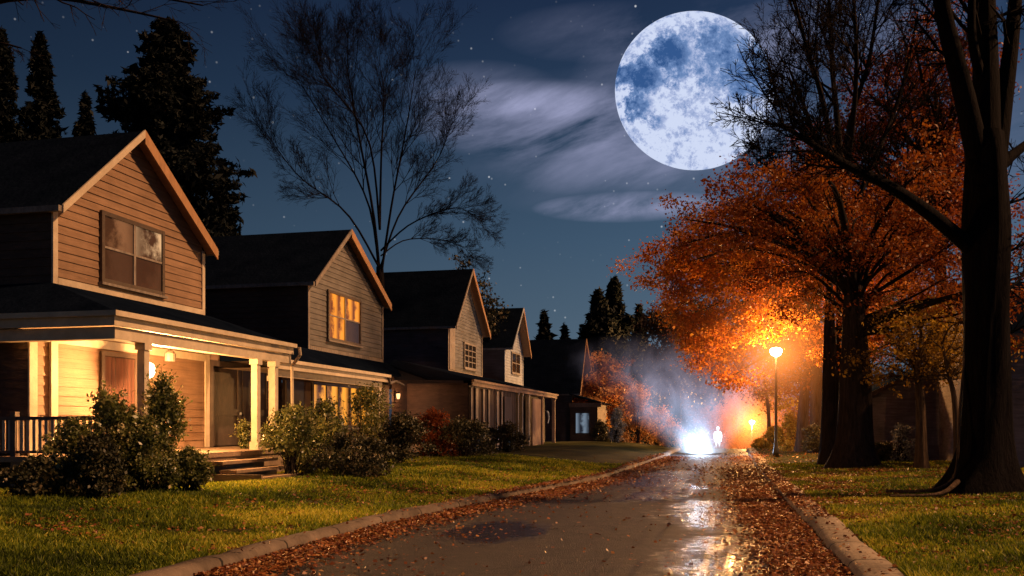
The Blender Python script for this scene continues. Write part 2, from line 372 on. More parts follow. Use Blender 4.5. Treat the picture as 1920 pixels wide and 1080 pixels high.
def window(house, X, y0, y1, z0, z1, pane, frame='frame_dark', cols=2, rails=1, curtain=False, lbl=None, panes=None):
    """window in a wall facing +X"""
    w = MB(); t = .10
    w.box(X, X+.07, y0-t, y0, z0-t, z1+t); w.box(X, X+.07, y1, y1+t, z0-t, z1+t)
    w.box(X, X+.066, y0, y1, z1, z1+t); w.box(X, X+.066, y0, y1, z0-t, z0)
    win = obj('window', w, M[frame], house)
    if lbl: win['label'] = lbl
    s = MB(); s.box(X+.0, X+.12, y0-t-.05, y1+t+.05, z0-t-.06, z0-t-.002); obj('sill', s, M['trim_worn'], win)
    cw = (y1-y0)/cols; sm = M['trim_worn' if pane != 'pane_lit_big' else frame]
    for k in range(1, cols):
        mu = MB(); mu.box(X+.005, X+.062, y0+cw*k-.04, y0+cw*k+.04, z0+.001, z1-.001); obj('mullion', mu, sm, win)
    for k in range(cols):
        a = y0+cw*k+(.042 if k else .001); b = y0+cw*(k+1)-(.042 if k < cols-1 else .001)
        for j in range(1, rails+1):
            zz = z0+(z1-z0)*j/(rails+1); mu = MB(); mu.box(X+.006, X+.055, a, b, zz-.025, zz+.025); obj('sash_bar', mu, sm, win)
    for k in range(cols):
        nr = rails+1 if panes else 1
        for j in range(nr):
            za, zb_ = z0+(z1-z0)*j/nr, z0+(z1-z0)*(j+1)/nr
            g = MB(); g.quad((X+.03,y0+cw*k,za),(X+.03,y0+cw*(k+1),za),(X+.03,y0+cw*(k+1),zb_),(X+.03,y0+cw*k,zb_))
            obj('pane', g, M[panes[k*nr+j]] if panes else M[pane], win)
    if curtain:
        c = MB(); n = 24
        for k in range(n):
            ya = y0+(y1-y0)*k/n; yb = y0+(y1-y0)*(k+1)/n
            xa = X+.036+.008*math.sin(k*1.9); xb = X+.036+.008*math.sin((k+1)*1.9)
            c.quad((xa,ya,z0+.1),(xb,yb,z0+.1),(xb,yb,z1-.02),(xa,ya,z1-.02))
        obj('curtain', c, M['curtain'], win)
    return win

def gable_block(h, X, y0, y1, zb, ze0, ze1, yp, zp, xb, side, front, trim, over=.34, ov=.14, zlow_side=None):
    """upper storey: gable end at X facing +X, ridge running back to xb"""
    sl = lambda z: y0 if z <= ze0 else y0 + (z-ze0)/(zp-ze0)*(yp-y0)
    sr = lambda z: y1 if z <= ze1 else y1 - (z-ze1)/(zp-ze1)*(y1-yp)
    w = MB(); clap(w, (X,0), (0,1), (1,0), zb, zp-.05, sl, sr)
    obj('wall', w, M[front], h)
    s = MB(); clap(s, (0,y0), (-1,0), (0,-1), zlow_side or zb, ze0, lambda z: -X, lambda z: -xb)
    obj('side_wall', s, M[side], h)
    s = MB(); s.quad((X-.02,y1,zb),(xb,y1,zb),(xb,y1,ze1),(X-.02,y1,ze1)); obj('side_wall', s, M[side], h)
    c = MB(); c.box(X-.0, X+.045, y0-.045, y0+.10, zb+.02, ze0+.05); obj('corner_board', c, M[trim], h)
    c = MB(); c.box(X-.0, X+.045, y1-.10, y1+.03, zb+.02, ze1-.05); obj('corner_board', c, M[trim], h)
    c = MB(); c.box(X+.002, X+.05, y0+.102, y1-.102, zb, zb+.16); obj('skirt_board', c, M[trim], h)
    # roof
    r = MB(); xf = X+over
    k0 = (zp-ze0)/(yp-y0); k1 = (zp-ze1)/(y1-yp)
    a = (y0-ov, ze0-k0*ov+.10); b = (yp, zp+.10); d = (y1+ov, ze1-k1*ov+.10)
    r.slab([(xf,a[0],a[1]),(xf,b[0],b[1]),(xb,b[0],b[1]),(xb,a[0],a[1])], .10)
    r.slab([(xf,b[0]+.001,b[1]),(xf,d[0],d[1]),(xb,d[0],d[1]),(xb,b[0]+.001,b[1])], .10)
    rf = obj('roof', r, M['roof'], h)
    for p, q, hh_, mm_ in ((a, b, .0, trim), (d, b, .11, 'soffit')):      # rake boards and gutter
        f = MB(); f.add([(xf+.003,p[0],p[1]+.02),(xf+.003,q[0],q[1]+.02),(xf+.003,q[0],q[1]-.17-hh_*1.3),(xf+.003,p[0],p[1]-.16-hh_),
               (xf+.045,p[0],p[1]+.02),(xf+.045,q[0],q[1]+.02),(xf+.045,q[0],q[1]-.17-hh_*1.3),(xf+.045,p[0],p[1]-.16-hh_)],
              [(0,1,2,3),(7,6,5,4),(0,4,5,1),(3,2,6,7),(0,3,7,4),(1,5,6,2)])
        obj('rake_board', f, M[mm_], rf)
    g = MB(); g.box(xb, xf+.002, a[0]-.10, a[0]-.002, a[1]-.13, a[1]-.005); obj('gutter', g, M['trim_worn'], rf)
    g = MB(); g.box(xb, xf+.002, d[0]+.002, d[0]+.10, d[1]-.13, d[1]-.005); obj('gutter', g, M['trim_worn'], rf)
    for p, q in ((a, b), (d, b)):      # boarded soffit under the front overhang
        so = MB(); so.quad((X+.03,p[0],p[1]-.112),(xf,p[0],p[1]-.112),(xf,q[0],q[1]-.112),(X+.03,q[0],q[1]-.112))
        obj('soffit', so, M['soffit'], rf)
    return rf

def porch_roof(h, xe, y0, y1, ze, X, ya, zi, xb, trim, side=True, y1i=None, thick=.07):
    """lean-to roof with a hip round the near corner; ze eave, zi where it meets the upper wall"""
    y1i = y1i if y1i is not None else y1
    r = MB()
    A=(xe,y0,ze); B=(xe,y1,ze); C=(X,y1i,zi); D=(X,ya,zi); E=(xb,ya,zi); G=(xb,y0,ze)
    r.slab([A,B,C,D], thick)
    if side: r.slab([(A[0],A[1]-.001,A[2]),(D[0],D[1]-.001,D[2]),E,G], thick)
    else: r.add([A, D, (A[0],A[1],A[2]-.07),(X,ya,ze-.07)], [(0,1,3,2)])
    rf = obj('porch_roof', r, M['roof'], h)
    f = MB()
    f.box(xe+.003, xe+.05, y0-.05, y1, ze-.30, ze-.03)
    if side: f.box(xb, xe, y0-.05, y0-.003, ze-.30, ze-.03)
    f.box(xe-.06, xe-.003, y1-.045, y1-.002, ze-.30, ze-.08)
    obj('fascia', f, M[trim], rf)
    g = MB()
    g.box(xe+.052, xe+.15, y0-.14, y1+.02, ze-.12, ze-.015)
    if side: g.box(xb, xe+.05, y0-.14, y0-.052, ze-.12, ze-.015)
    obj('gutter', g, M[trim], rf)
    c = MB(); c.quad((xe,y0,ze-.26),(xe,y1,ze-.26),(X+.03,y1,ze-.26),(X+.03,y0,ze-.26))
    obj('ceiling', c, M[trim], rf)
    return rf

def post(h, x, y, z0, z1, m, w=.17):
    p = MB(); p.box(x-w/2,x+w/2,y-w/2,y+w/2,z0+.202,z1-.142)
    p.box(x-w/2-.03,x+w/2+.03,y-w/2-.03,y+w/2+.03,z0,z0+.20); p.box(x-w/2-.035,x+w/2+.035,y-w/2-.035,y+w/2+.035,z1-.14,z1)
    return obj('porch_post', p, M[m], h)

def add_light(name, typ, loc, energy, col, size=.08):
    l = bpy.data.lights.new(name, typ); l.energy = energy; l.color = col
    if typ == 'POINT': l.shadow_soft_size = size
    o = bpy.data.objects.new(name, l); COL.objects.link(o); o.location = tuple(map(float, loc)); return o

def wall_lantern(h, x, y, z, watts, col=(1,.62,.30), glow='lantern_glow'):
    b = MB(); b.box(x, x+.03, y-.06, y+.06, z-.12, z+.14); b.box(x+.03, x+.16, y-.012, y+.012, z+.14, z+.165)
    b.lathe(x+.15, y, [(.10,z+.10),(.085,z+.125),(.02,z+.17)], 8); b.lathe(x+.15, y, [(.06,z-.16),(.075,z-.14)], 8)
    w = obj('wall_lantern', b, M['metal_dark'], h)
    g = MB(); g.lathe(x+.15, y, [(.055,z-.138),(.08,z-.02),(.085,z+.098)], 10); obj('lantern_glass', g, M[glow], w)
    add_light('lantern_light', 'POINT', (x+.38, y, z-.02), watts, col, .12)

HX = -14.0
# ================================================================== HOUSE 1
h1 = thing('house', 'tan clapboard house with glowing porch and dark upstairs window, nearest on the left', 'house', (HX, 19, .45), 'gabled houses along the left side')
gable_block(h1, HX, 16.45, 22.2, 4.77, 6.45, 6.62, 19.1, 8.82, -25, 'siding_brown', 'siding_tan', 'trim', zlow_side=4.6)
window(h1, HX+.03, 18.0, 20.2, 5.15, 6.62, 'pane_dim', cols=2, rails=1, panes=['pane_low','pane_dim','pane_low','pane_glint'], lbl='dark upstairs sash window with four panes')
w = MB(); clap(w, (HX,0), (0,1), (1,0), 1.1, 3.75, lambda z: 15.75, lambda z: 22.3, .21)
obj('porch_wall', w, M['siding_tan'], h1)
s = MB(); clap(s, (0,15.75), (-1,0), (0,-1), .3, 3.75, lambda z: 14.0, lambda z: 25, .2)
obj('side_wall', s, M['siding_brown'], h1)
wt = MB(); wt.box(HX+.03, HX+.075, 15.70, 15.92, 1.1, 3.7); wt.box(HX+.03,HX+.07,22.22,22.42,1.1,3.7); wt.box(HX+.032,HX+.09,16.3,16.5,1.1,3.7)
wt.box(HX+.031,HX+.07,15.93,22.2,3.5,3.69)
obj('corner_board', wt, M['trim'], h1)
window(h1, HX+.03, 18.0, 19.1, 1.75, 3.35, 'glass_dark', cols=1, rails=0, curtain=True, lbl='porch window with brown curtain drawn')
# entry at the far end of the porch
en = MB(); en.box(HX-.9, HX-.8, 22.42, 26.3, 1.1, 3.75); obj('entry_wall', en, M['siding_brown'], h1)
df = MB(); df.box(HX-.02, HX+.09, 22.43, 22.58, 1.1, 3.56); df.box(HX-.02, HX+.09, 26.1, 26.25, 1.1, 3.56); df.box(HX-.02, HX+.088, 22.581, 26.099, 3.4, 3.56)
dr = obj('door', df, M['frame_dark'], h1)
dl = MB()
for k in range(2):
    a = 22.6+k*1.76; dl.box(HX-.12, HX-.06, a, a+1.7, 1.12, 3.38)
    dl.box(HX-.058, HX-.02, a+.002, a+.2, 1.122, 3.378); dl.box(HX-.058, HX-.02, a+1.5, a+1.698, 1.122, 3.378); dl.box(HX-.057,HX-.021,a+.202,a+1.498,2.0,2.2)
obj('door_leaf', dl, M['door_dark'], dr)
hd = MB(); hd.lathe(HX-.0, 24.2, [(.03,2.02),(.045,2.06),(.03,2.1)], 8); obj('handle', hd, M['metal_pale'], dr)
ew = MB(); ew.box(HX-.0, HX+.03, 22.42, 26.3, 3.562, 3.9); obj('wall_panel', ew, M['siding_tan'], h1)
pr1 = porch_roof(h1, -11.45, 15.08, 22.5, 3.97, HX+.02, 16.4, 4.80, -25, 'trim')
bm_ = MB(); bm_.box(-11.72,-11.48,15.15,22.5,3.42,3.66); bm_.box(-25,-11.722,15.16,15.38,3.42,3.66); obj('porch_beam', bm_, M['trim'], h1)
dk = MB(); dk.box(-13.98,-11.3,15.1,26.2,.98,1.09); dk.box(-13.9,-11.36,15.16,22.6,.2,.978); dk.box(-13.9,-12.2,22.6,26.2,.2,.978); dk.box(-19,-13.99,15.1,15.7,.98,1.09)
for k in range(18): pass
obj('porch_deck', dk, M['deck'], h1)
for yy in (16.2, 20.8, 21.75): post(h1, -11.6, yy, 1.09, 3.42, 'trim')
rl = MB(); rl.box(-19,-11.7,15.22,15.32,1.83,1.90); rl.box(-19,-11.7,15.24,15.30,1.16,1.21)
rl.box(-11.65,-11.55,15.24,16.1,1.83,1.90); rl.box(-11.63,-11.57,15.26,16.1,1.16,1.21)
for xx in (-19, -15.9, -13.9, -11.6): rl.box(xx-.06,xx+.06,15.21,15.33,1.09,2.0)
rail = obj('railing', rl, M['rail'], h1)
pk = MB(); x = -18.8
while x < -11.8:
    pk.box(x-.035,x+.035,15.255,15.285,1.211,1.829); x += .145
obj('baluster', pk, M['picket'], rail)
st = MB()
for k in range(4):
    z = 1.07-.19*(k+1)+.02; xx = -11.28+.36*k
    st.box(xx, xx+.42, 18.0-.02*k, 20.6+.03*k, z-.07, z); st.box(xx, xx+.05, 18.05, 20.55, z-.26, z-.072)
st.box(-11.3, -9.85, 17.9, 17.98, .2, .62); 
steps = obj('porch_steps', st, M['deck'], h1)
pl = MB(); pl.lathe(-12.9, 19.05, [(.012,3.7),(.012,3.55)], 6); pl.lathe(-12.9, 19.05, [(.13,3.27),(.13,3.45),(.10,3.5),(.03,3.55)], 12)
pend = obj('pendant_lamp', pl, M['frame_dark'], h1)
cl_ = MB(); cl_.lathe(-13.0, 18.3, [(.05,3.7),(.05,3.66),(.015,3.64),(.015,3.2)], 10); clamp = obj('ceiling_lamp', cl_, M['metal_dark'], h1)
pg = MB(); pg.lathe(-13.0, 18.3, [(.05,2.82),(.14,2.87),(.19,3.01),(.14,3.15),(.05,3.2)], 14); obj('lamp_globe', pg, M['lantern_glow'], clamp, smooth=True)
add_light('porch_light', 'POINT', (-12.7, 18.3, 2.95), 1750, (1,.48,.16), .12)
ds = MB(); ds.tube([(-11.2,22.45,3.86),(-11.2,22.5,3.66),(-11.35,22.55,3.5),(-11.5,22.6,3.36),(-11.5,22.62,2.4),(-11.5,22.62,.5)], [.045]*6, 8)
obj('downspout', ds, M['trim'], h1)

# ================================================================== HOUSE 2
h2 = thing('house', 'grey clapboard house with bright orange upstairs window, second on the left', 'house', (HX, 31, .45), 'gabled houses along the left side')
gable_block(h2, HX, 28.7, 35.8, 4.36, 6.72, 6.85, 31.7, 9.1, -26, 'siding_brown', 'siding_grey', 'trim_worn', zlow_side=4.2)
window(h2, HX+.03, 30.3, 33.2, 4.95, 6.6, 'pane_lit', cols=2, rails=1, panes=['pane_lit','pane_lit','pane_low','pane_lit'], lbl='upstairs window lit bright orange')
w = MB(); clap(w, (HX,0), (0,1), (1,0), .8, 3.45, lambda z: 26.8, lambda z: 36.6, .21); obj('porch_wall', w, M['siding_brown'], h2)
s = MB(); clap(s, (0,26.8), (-1,0), (0,-1), .3, 3.5, lambda z: 14.0, lambda z: 26); obj('side_wall', s, M['siding_brown'], h2)
window(h2, HX+.03, 29.0, 35.4, 1.7, 3.15, 'pane_lit_big', frame='frame_dark', cols=6, rails=0, lbl='wide ground floor window lit amber behind shrubs')
wc = MB(); wc.box(HX+.03,HX+.07,28.3,28.8,1.0,3.2); obj('corner_board', wc, M['trim_brown'], h2)
porch_roof(h2, -12.15, 23.0, 31.6, 3.62, HX+.02, 23.0, 4.40, -26, 'trim', side=False, y1i=36.2)
pe = MB(); pe.slab([(-12.15,31.601,3.62),(HX+.02,36.201,4.4),(HX+.02,37.4,4.3),(-12.3,33.5,3.7)], .07)
obj('porch_roof', pe, M['roof'], h2)
be = MB(); be.box(-12.5,-12.32,23.1,31.5,3.12,3.34); obj('porch_beam', be, M['trim'], h2)
for yy in (23.2, 31.3): post(h2, -12.42, yy, .9, 3.12, 'trim', .15)
dk2 = MB(); dk2.box(-13.98,-12.2,26.6,35.8,.3,.9); obj('porch_deck', dk2, M['deck'], h2)
d2 = MB(); d2.box(HX+.03,HX+.10,26.95,28.2,.92,3.2); dd = obj('door', d2, M['door_dark'], h2)
hh = MB(); hh.lathe(HX+.13,28.05,[(.02,1.9),(.04,1.93),(.02,1.96)],8); obj('handle', hh, M['metal_pale'], dd)
ds2 = MB(); ds2.tube([(-12.05,31.5,3.5),(-12.1,31.7,3.3),(-12.2,32.6,3.42),(-12.2,33.6,3.3)], [.05,.06,.05,.04], 8); obj('downspout', ds2, M['trim_worn'], h2)

# ================================================================== HOUSE 3
h3 = thing('house', 'weathered ash grey house with boarded enclosed porch, third on the left', 'house', (HX, 46, .45), 'gabled houses along the left side')
gable_block(h3, HX, 45.3, 52.3, 4.5, 7.0, 7.2, 48.5, 10.45, -25, 'siding_dark', 'siding_ash', 'trim_worn', over=.5, zlow_side=4.2)
window(h3, HX+.03, 48.3, 50.6, 5.0, 6.3, 'glass_dark', frame='trim_worn', cols=3, rails=3, lbl='upstairs lattice window without light')
sb = MB(); sb.box(HX+.03,HX+.08,45.42,46.4,4.68,7.0); obj('shutter', sb, M['trim_worn'], h3)
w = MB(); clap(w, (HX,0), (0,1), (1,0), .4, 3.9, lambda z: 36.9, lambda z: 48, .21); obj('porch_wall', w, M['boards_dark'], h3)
wall_lantern(h3, HX+.04, 36.95+.3, 3.0, 60, (1,.42,.15), 'lantern_warm')
porch_roof(h3, -10.8, 38.6, 48.2, 3.78, HX+.02, 37.2, 4.62, -25, 'trim_brown', side=False)
rs3 = MB(); rs3.slab([(-10.8,38.599,3.78),(HX+.02,37.199,4.62),(HX+.02,36.4,4.35),(-12.2,36.4,3.72)], .07); obj('porch_roof', rs3, M['roof'], h3)
ep = MB()                                            # enclosed porch: boards with gaps, some pale
ys_ = 38.7
while ys_ < 48.0:
    wd = rngc.uniform(.16,.3); ep.box(-11.02,-10.97+rngc.uniform(0,.03),ys_,ys_+wd,.3,3.5); ys_ += wd+.012
obj('porch_boarding', ep, M['boards_dark'], h3)
sw = MB(); clap(sw, (0,38.66), (-1,0), (0,-1), .3, 3.6, lambda z: 11.0, lambda z: 13.9); obj('side_wall', sw, M['siding_brown'], h3)
pb = MB()
for yy, wd in ((38.8,.22),(39.6,.42),(40.9,.32),(41.9,.3),(43.6,.42),(44.6,.25)): pb.box(-10.93,-10.88,yy,yy+wd,.4,3.42)
obj('pale_plank', pb, M['trim_worn'], h3)
od = MB(); od.box(-10.93,-10.86,45.2,46.9,.5,3.2); obj('door', od, M['door_dark'], h3)

# ================================================================== HOUSE 4
h4 = thing('house', 'pale blue-white house with steep dark roof and long low porch, fourth on the left', 'house', (HX, 60, .45), 'gabled houses along the left side')
gable_block(h4, HX, 58.2, 64.0, 4.4, 6.9, 6.9, 61.5, 9.9, -26, 'siding_dark', 'siding_pale', 'siding_pale', over=.6, zlow_side=4.2)
window(h4, HX+.03, 60.2, 62.6, 5.4, 6.7, 'glass_dark', frame='trim_worn', cols=2, rails=1, lbl='unlit attic window')
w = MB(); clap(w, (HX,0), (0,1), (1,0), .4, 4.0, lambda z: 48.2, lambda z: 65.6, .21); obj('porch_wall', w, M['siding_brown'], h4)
porch_roof(h4, -10.8, 48.24, 60.2, 3.80, HX+.02, 48.24, 4.62, -25, 'trim_brown', side=False)
ow = MB(); ow.box(-10.98,-10.9,52.6,55.2,.4,3.3); obj('plank_door', ow, M['trim_brown'], h4)
dw = MB(); clap(dw, (-11.6,0), (0,1), (1,0), .4, 3.5, lambda z: 48.3, lambda z: 60.1, .25); obj('dark_wall', dw, M['boards_dark'], h4)
hk = MB(); hk.tube([(-10.85,57.0,2.6),(-10.8,57.2,2.45),(-10.8,57.4,2.1),(-10.85,57.3,1.8)], [.05,.06,.05,.03], 6); obj('door_pull', hk, M['metal_pale'], h4)
for yy in (48.5, 49.6, 51.4, 55.6, 60.0): post(h4, -10.95, yy, .3, 3.5, 'trim_worn' if yy < 52 else 'trim_brown', .2)

# ================================================================== HOUSE 5
h5 = thing('house', 'low dark-roofed cottage with rust coloured gable, farthest on the left', 'house', (-12, 78, .2), 'gabled houses along the left side')
gable_block(h5, -12, 74.5, 84.0, 4.0, 4.4, 4.2, 78.0, 9.2, -27, 'siding_dark', 'soffit', 'soffit', over=.7, zlow_side=.2)
w5 = MB(); w5.box(-12.0,-9.7,73.4,73.5,.0,3.4); w5.box(-9.8,-9.7,73.502,80,-.5,3.4); obj('porch_wall', w5, M['siding_brown'], h5)
p5 = MB(); p5.slab([(-9.3,72.8,3.5),(-9.3,81,3.5),(-12.0,81,4.3),(-12.0,72.8,4.3)], .1); obj('porch_roof', p5, M['roof'], h5)
f5 = MB(); f5.box(-12,-9.3,72.7,72.78,3.15,3.5); obj('fascia', f5, M['trim_brown'], h5)
wf = MB(); wf.box(-11.6,-10.3,73.32,73.398,.9,2.75); wfo = obj('window', wf, M['frame_dark'], h5)
pf = MB(); pf.quad((-11.5,73.31,1.0),(-10.4,73.31,1.0),(-10.4,73.31,2.65),(-11.5,73.31,2.65)); obj('pane', pf, glowglass('pane_moonlit', (.02,.03,.05), (.30,.40,.52), .5, axis=0), wfo)  # moonlight on the glass painted in as a bluish glow

# ================================================================== RIGHT SIDE BUILDINGS
sh = thing('shed', 'dark clapboard shed with low gable, behind the forked small tree', 'shed', (8.7, 41, .2))
sl = lambda z: 6.4 if z <= 3.0 else 6.4 + (z-3.0)/1.25*2.6
sr = lambda z: 12.4 if z <= 3.0 else 12.4 - (z-3.0)/1.25*3.4
w = MB(); clap(w, (0,41.0), (1,0), (0,-1), .15, 4.2, sl, sr, .2); obj('wall', w, M['siding_shed'], sh)
w = MB(); clap(w, (6.4,0), (0,1), (-1,0), .15, 3.0, lambda z: 41.0, lambda z: 48, .2); w.quad((12.4,41,.1),(12.4,48,.1),(12.4,48,3),(12.4,41,3)); obj('side_wall', w, M['siding_shed'], sh)
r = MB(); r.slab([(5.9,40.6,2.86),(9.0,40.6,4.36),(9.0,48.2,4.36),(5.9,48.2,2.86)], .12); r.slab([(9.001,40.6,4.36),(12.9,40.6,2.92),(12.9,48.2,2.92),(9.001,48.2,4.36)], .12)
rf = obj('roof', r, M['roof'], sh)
r = MB(); r.beam((5.9,40.57,2.78),(9.0,40.57,4.28),.05,.16); r.beam((12.9,40.57,2.84),(9.0,40.57,4.28),.05,.16); obj('rake_board', r, M['frame_dark'], rf)
hr = thing('house', 'dark purple sided house cut by the right edge, behind the big bare tree', 'house', (13.5, 33, .2))
w = MB(); clap(w, (0,33.0), (1,0), (0,-1), .1, 4.7, lambda z: 8.9, lambda z: 19, .21); obj('wall', w, M['siding_shed'], hr)
w = MB(); clap(w, (8.9,0), (0,1), (-1,0), .1, 4.7, lambda z: 33.0, lambda z: 39.5, .21); obj('side_wall', w, M['siding_shed'], hr)
r = MB(); r.slab([(8.3,32.4,4.75),(19.4,32.4,4.75),(19.4,36.2,7.0),(8.3,36.2,7.0)], .14); r.slab([(8.3,36.201,7.0),(19.4,36.201,7.0),(19.4,40,4.75),(8.3,40,4.75)], .14); rr = obj('roof', r, M['roof'], hr)
r = MB(); r.box(8.3,19.4,32.3,32.398,4.5,4.74); obj('fascia', r, M['trim_brown'], rr)
r = MB(); r.add([(8.9,33,4.7),(8.9,39.5,4.7),(8.9,36.2,6.8)],[(0,1,2)]); obj('gable_wall', r, M['siding_shed'], hr)
w = MB(); w.box(9.4,9.5,32.9,32.97,1.0,4.0); obj('corner_board', w, M['trim_worn'], hr)

# ================================================================== GROUND, ROAD, KERBS
gx = np.unique(np.concatenate([np.linspace(-400,-30,16), np.arange(-30,-7,.5), np.arange(-7,3.01,.2), np.arange(3,24,.5), np.linspace(24,400,16)]))
gy = np.unique(np.concatenate([np.linspace(-60,4,14), np.arange(4,50,.5), np.arange(50,120,1.0), np.linspace(120,1200,20)]))
GX, GY = np.meshgrid(gx, gy)
V = np.stack([GX, GY, ground(GX, GY)], -1).reshape(-1,3)
nx, ny = len(gx), len(gy); ii = (np.arange(ny-1)[:,None]*nx+np.arange(nx-1)[None,:]).ravel()
g = link('ground', np_mesh('ground', V, np.stack([ii, ii+1, ii+nx+1, ii+nx], 1), smooth=True), M['ground']); tag(g, kind='structure')
yy = np.concatenate([np.arange(-20,60,.5), np.arange(60,200,2.0)])
tt = np.linspace(-.06, 1.06, 25)
rng0 = np.random.default_rng(2)
RX = xl(yy)[:,None]*(1-tt)[None,:] + xr(yy)[:,None]*tt[None,:]
RZ = drop(yy)[:,None] + .03*(1-(2*tt-1)**2)[None,:] - .02
V = np.stack([RX, np.repeat(yy[:,None],len(tt),1), RZ], -1).reshape(-1,3)
nx = len(tt); ii = (np.arange(len(yy)-1)[:,None]*nx+np.arange(nx-1)[None,:]).ravel()
rd = link('road', np_mesh('road', V, np.stack([ii, ii+1, ii+nx+1, ii+nx], 1), smooth=True), M['road']); tag(rd, kind='structure')
def kerb(fx, sgn, y0, y1, name, ws=1.0):
    ys = np.arange(y0, y1, .25); x = fx(ys); prof = [(-.03,-.1),(0,.04),(.03,.10),(.09,.14),(.25,.155),(.44,.15),(.50,.10),(.50,-.05)]
    V = []; rn = np.random.default_rng(5); off = np.convolve(rn.normal(0,1,len(ys)+8), np.ones(9)/9, 'valid')
    for k, y in enumerate(ys):
        joint = .02 if k % 10 == 0 else 0
        for d, z in prof: V.append((x[k]+sgn*(d*ws+.08*off[k]), y, z-joint*(z>.05)+drop(y)+.02*off[k]))
    n = len(prof); ii = (np.arange(len(ys)-1)[:,None]*n+np.arange(n-1)[None,:]).ravel()
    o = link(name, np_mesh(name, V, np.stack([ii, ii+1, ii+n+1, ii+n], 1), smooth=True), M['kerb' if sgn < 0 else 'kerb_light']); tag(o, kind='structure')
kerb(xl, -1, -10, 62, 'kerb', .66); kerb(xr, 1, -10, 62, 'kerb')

# ================================================================== LEAF CLOUDS
def leaf_cloud(name, C, size, m, parent=None, origin=None, seed=0, aspect=.6, rnd=None, flat=0.0, sizevar=.35, droop=0):
    rn = np.random.default_rng(seed); n = len(C)
    a = rn.normal(size=(n,3)); a[:,2] *= (1-flat); a[:,2] -= droop; a /= np.linalg.norm(a,axis=1)[:,None]
    b = rn.normal(size=(n,3)); b[:,2] *= (1-flat)
    b -= (a*b).sum(1)[:,None]*a; b /= np.linalg.norm(b,axis=1)[:,None]
    nn = np.cross(a,b)
    s = (size*np.clip(rn.normal(1,sizevar,n),.4,2))[:,None]
    off = org(parent) if parent is not None else (np.array(origin) if origin is not None else 0)
    C = C-off
    V = np.stack([C-a*s*.5, C+b*s*aspect*.5+nn*s*.08, C+a*s*.5, C-b*s*aspect*.5+nn*s*.08], 1).reshape(-1,3)
    Fc = np.arange(4*n).reshape(n,4)
    at = np.repeat(rnd if rnd is not None else rn.random(n), 4)
    return link(name, np_mesh(name, V, Fc, at), m, parent, origin)

def polys_obj(name, polys, m, parent, thick=.05):
    off = org(parent); Vs = []; Fs = []; o = 0
    for p, r in polys:
        n = 9 if r[0] > .18 else (6 if r[0] > thick else 3)
        v, f = tube_arrays(np.asarray(p,float), np.asarray(r,float), n)
        Vs.append(v-off); Fs.append(np.array(f)+o); o += len(v)
    return link(name, np_mesh(name, np.concatenate(Vs), np.concatenate(Fs), smooth=True), m, parent)

def nrm(v): return v/(np.linalg.norm(v)+1e-9)
def grow(rn, p, d, L, r, lvl, cfg, polys, tips):
    n = 4 if lvl else 3
    n = max(3, min(9, int(L/cfg.get('seg',.5))))
    pts = [p]; ds = [d]
    for i in range(n):
        d = nrm(d + rn.normal(0,cfg['wig'],3) + np.array([0,0,cfg['up']])); p = p + d*(L/n); pts.append(p); ds.append(d)
    rad = np.linspace(r, max(r*cfg['taper'], cfg['rmin']), n+1)
    polys.append((pts, rad))
    if lvl <= 0: tips.append(p); return
    k = cfg['kids'][lvl-1]
    for j in range(k):
        t = .25+.75*(j+rn.random()*.8)/k; t = min(t,1); i = min(int(t*n), n)
        dd = ds[i]; ax = nrm(np.cross(dd, rn.normal(size=3)))
        ang = math.radians(rn.uniform(*cfg['ang']))
        nd = nrm(dd*math.cos(ang)+ax*math.sin(ang))
        grow(rn, pts[i], nd, L*cfg['lr']*rn.uniform(.7,1.15)*(1.1-.35*t), max(rad[i]*.62,cfg['rmin']), lvl-1, cfg, polys, tips)
def curve(pts, n=14):
    """smooth polyline through control points"""
    p = np.array(pts, float); m = len(p); t = np.linspace(0, m-1, n); out = []
    for x in t:
        i = min(int(x), m-2); f = x-i
        p0, p1, p2, p3 = p[max(i-1,0)], p[i], p[i+1], p[min(i+2,m-1)]
        out.append(.5*((2*p1)+(-p0+p2)*f+(2*p0-5*p1+4*p2-p3)*f*f+(-p0+3*p1-3*p2+p3)*f**3))
    return np.array(out)

def trunk_mesh(t, pts, rad, m, flare=1.6, n=18, seed=0, roots=5):
    """lumpy trunk with root flare"""
    c = curve(pts, 26); tt = np.linspace(0,1,26); r = np.interp(tt, np.linspace(0,1,len(rad)), rad)
    rn = np.random.default_rng(seed); ph = rn.random(roots)*2*PI
    V = []; off = org(t); z0 = c[0][2]
    for i in range(26):
        h = c[i][2]-z0; fl = math.exp(-h/.55)
        for k in range(n):
            a = 2*PI*k/n
            lob = 1+.06*math.sin(3*a+i*.25)+.04*math.sin(7*a-i*.4)
            rt = max(0, max(math.cos(a-q) for q in ph))**6
            R = r[i]*lob*(1+fl*(flare-1)*(.45+.75*rt))
            V.append(c[i]+np.array([math.cos(a)*R, math.sin(a)*R, -.12 if i == 0 else 0])-off)
    ii = (np.arange(25)[:,None]*n+np.arange(n)[None,:]); jj = (np.arange(25)[:,None]*n+((np.arange(n)+1)%n)[None,:])
    Fc = np.stack([ii, jj, jj+n, ii+n], -1).reshape(-1,4)
    return link('trunk', np_mesh('trunk', np.array(V), Fc, smooth=True), m, t)

def in_poly(x, y, poly):
    c = False; j = len(poly)-1
    for i in range(len(poly)):
        if (poly[i][1] > y) != (poly[j][1] > y) and x < (poly[j][0]-poly[i][0])*(y-poly[i][1])/(poly[j][1]-poly[i][1])+poly[i][0]: c = not c
        j = i
    return c

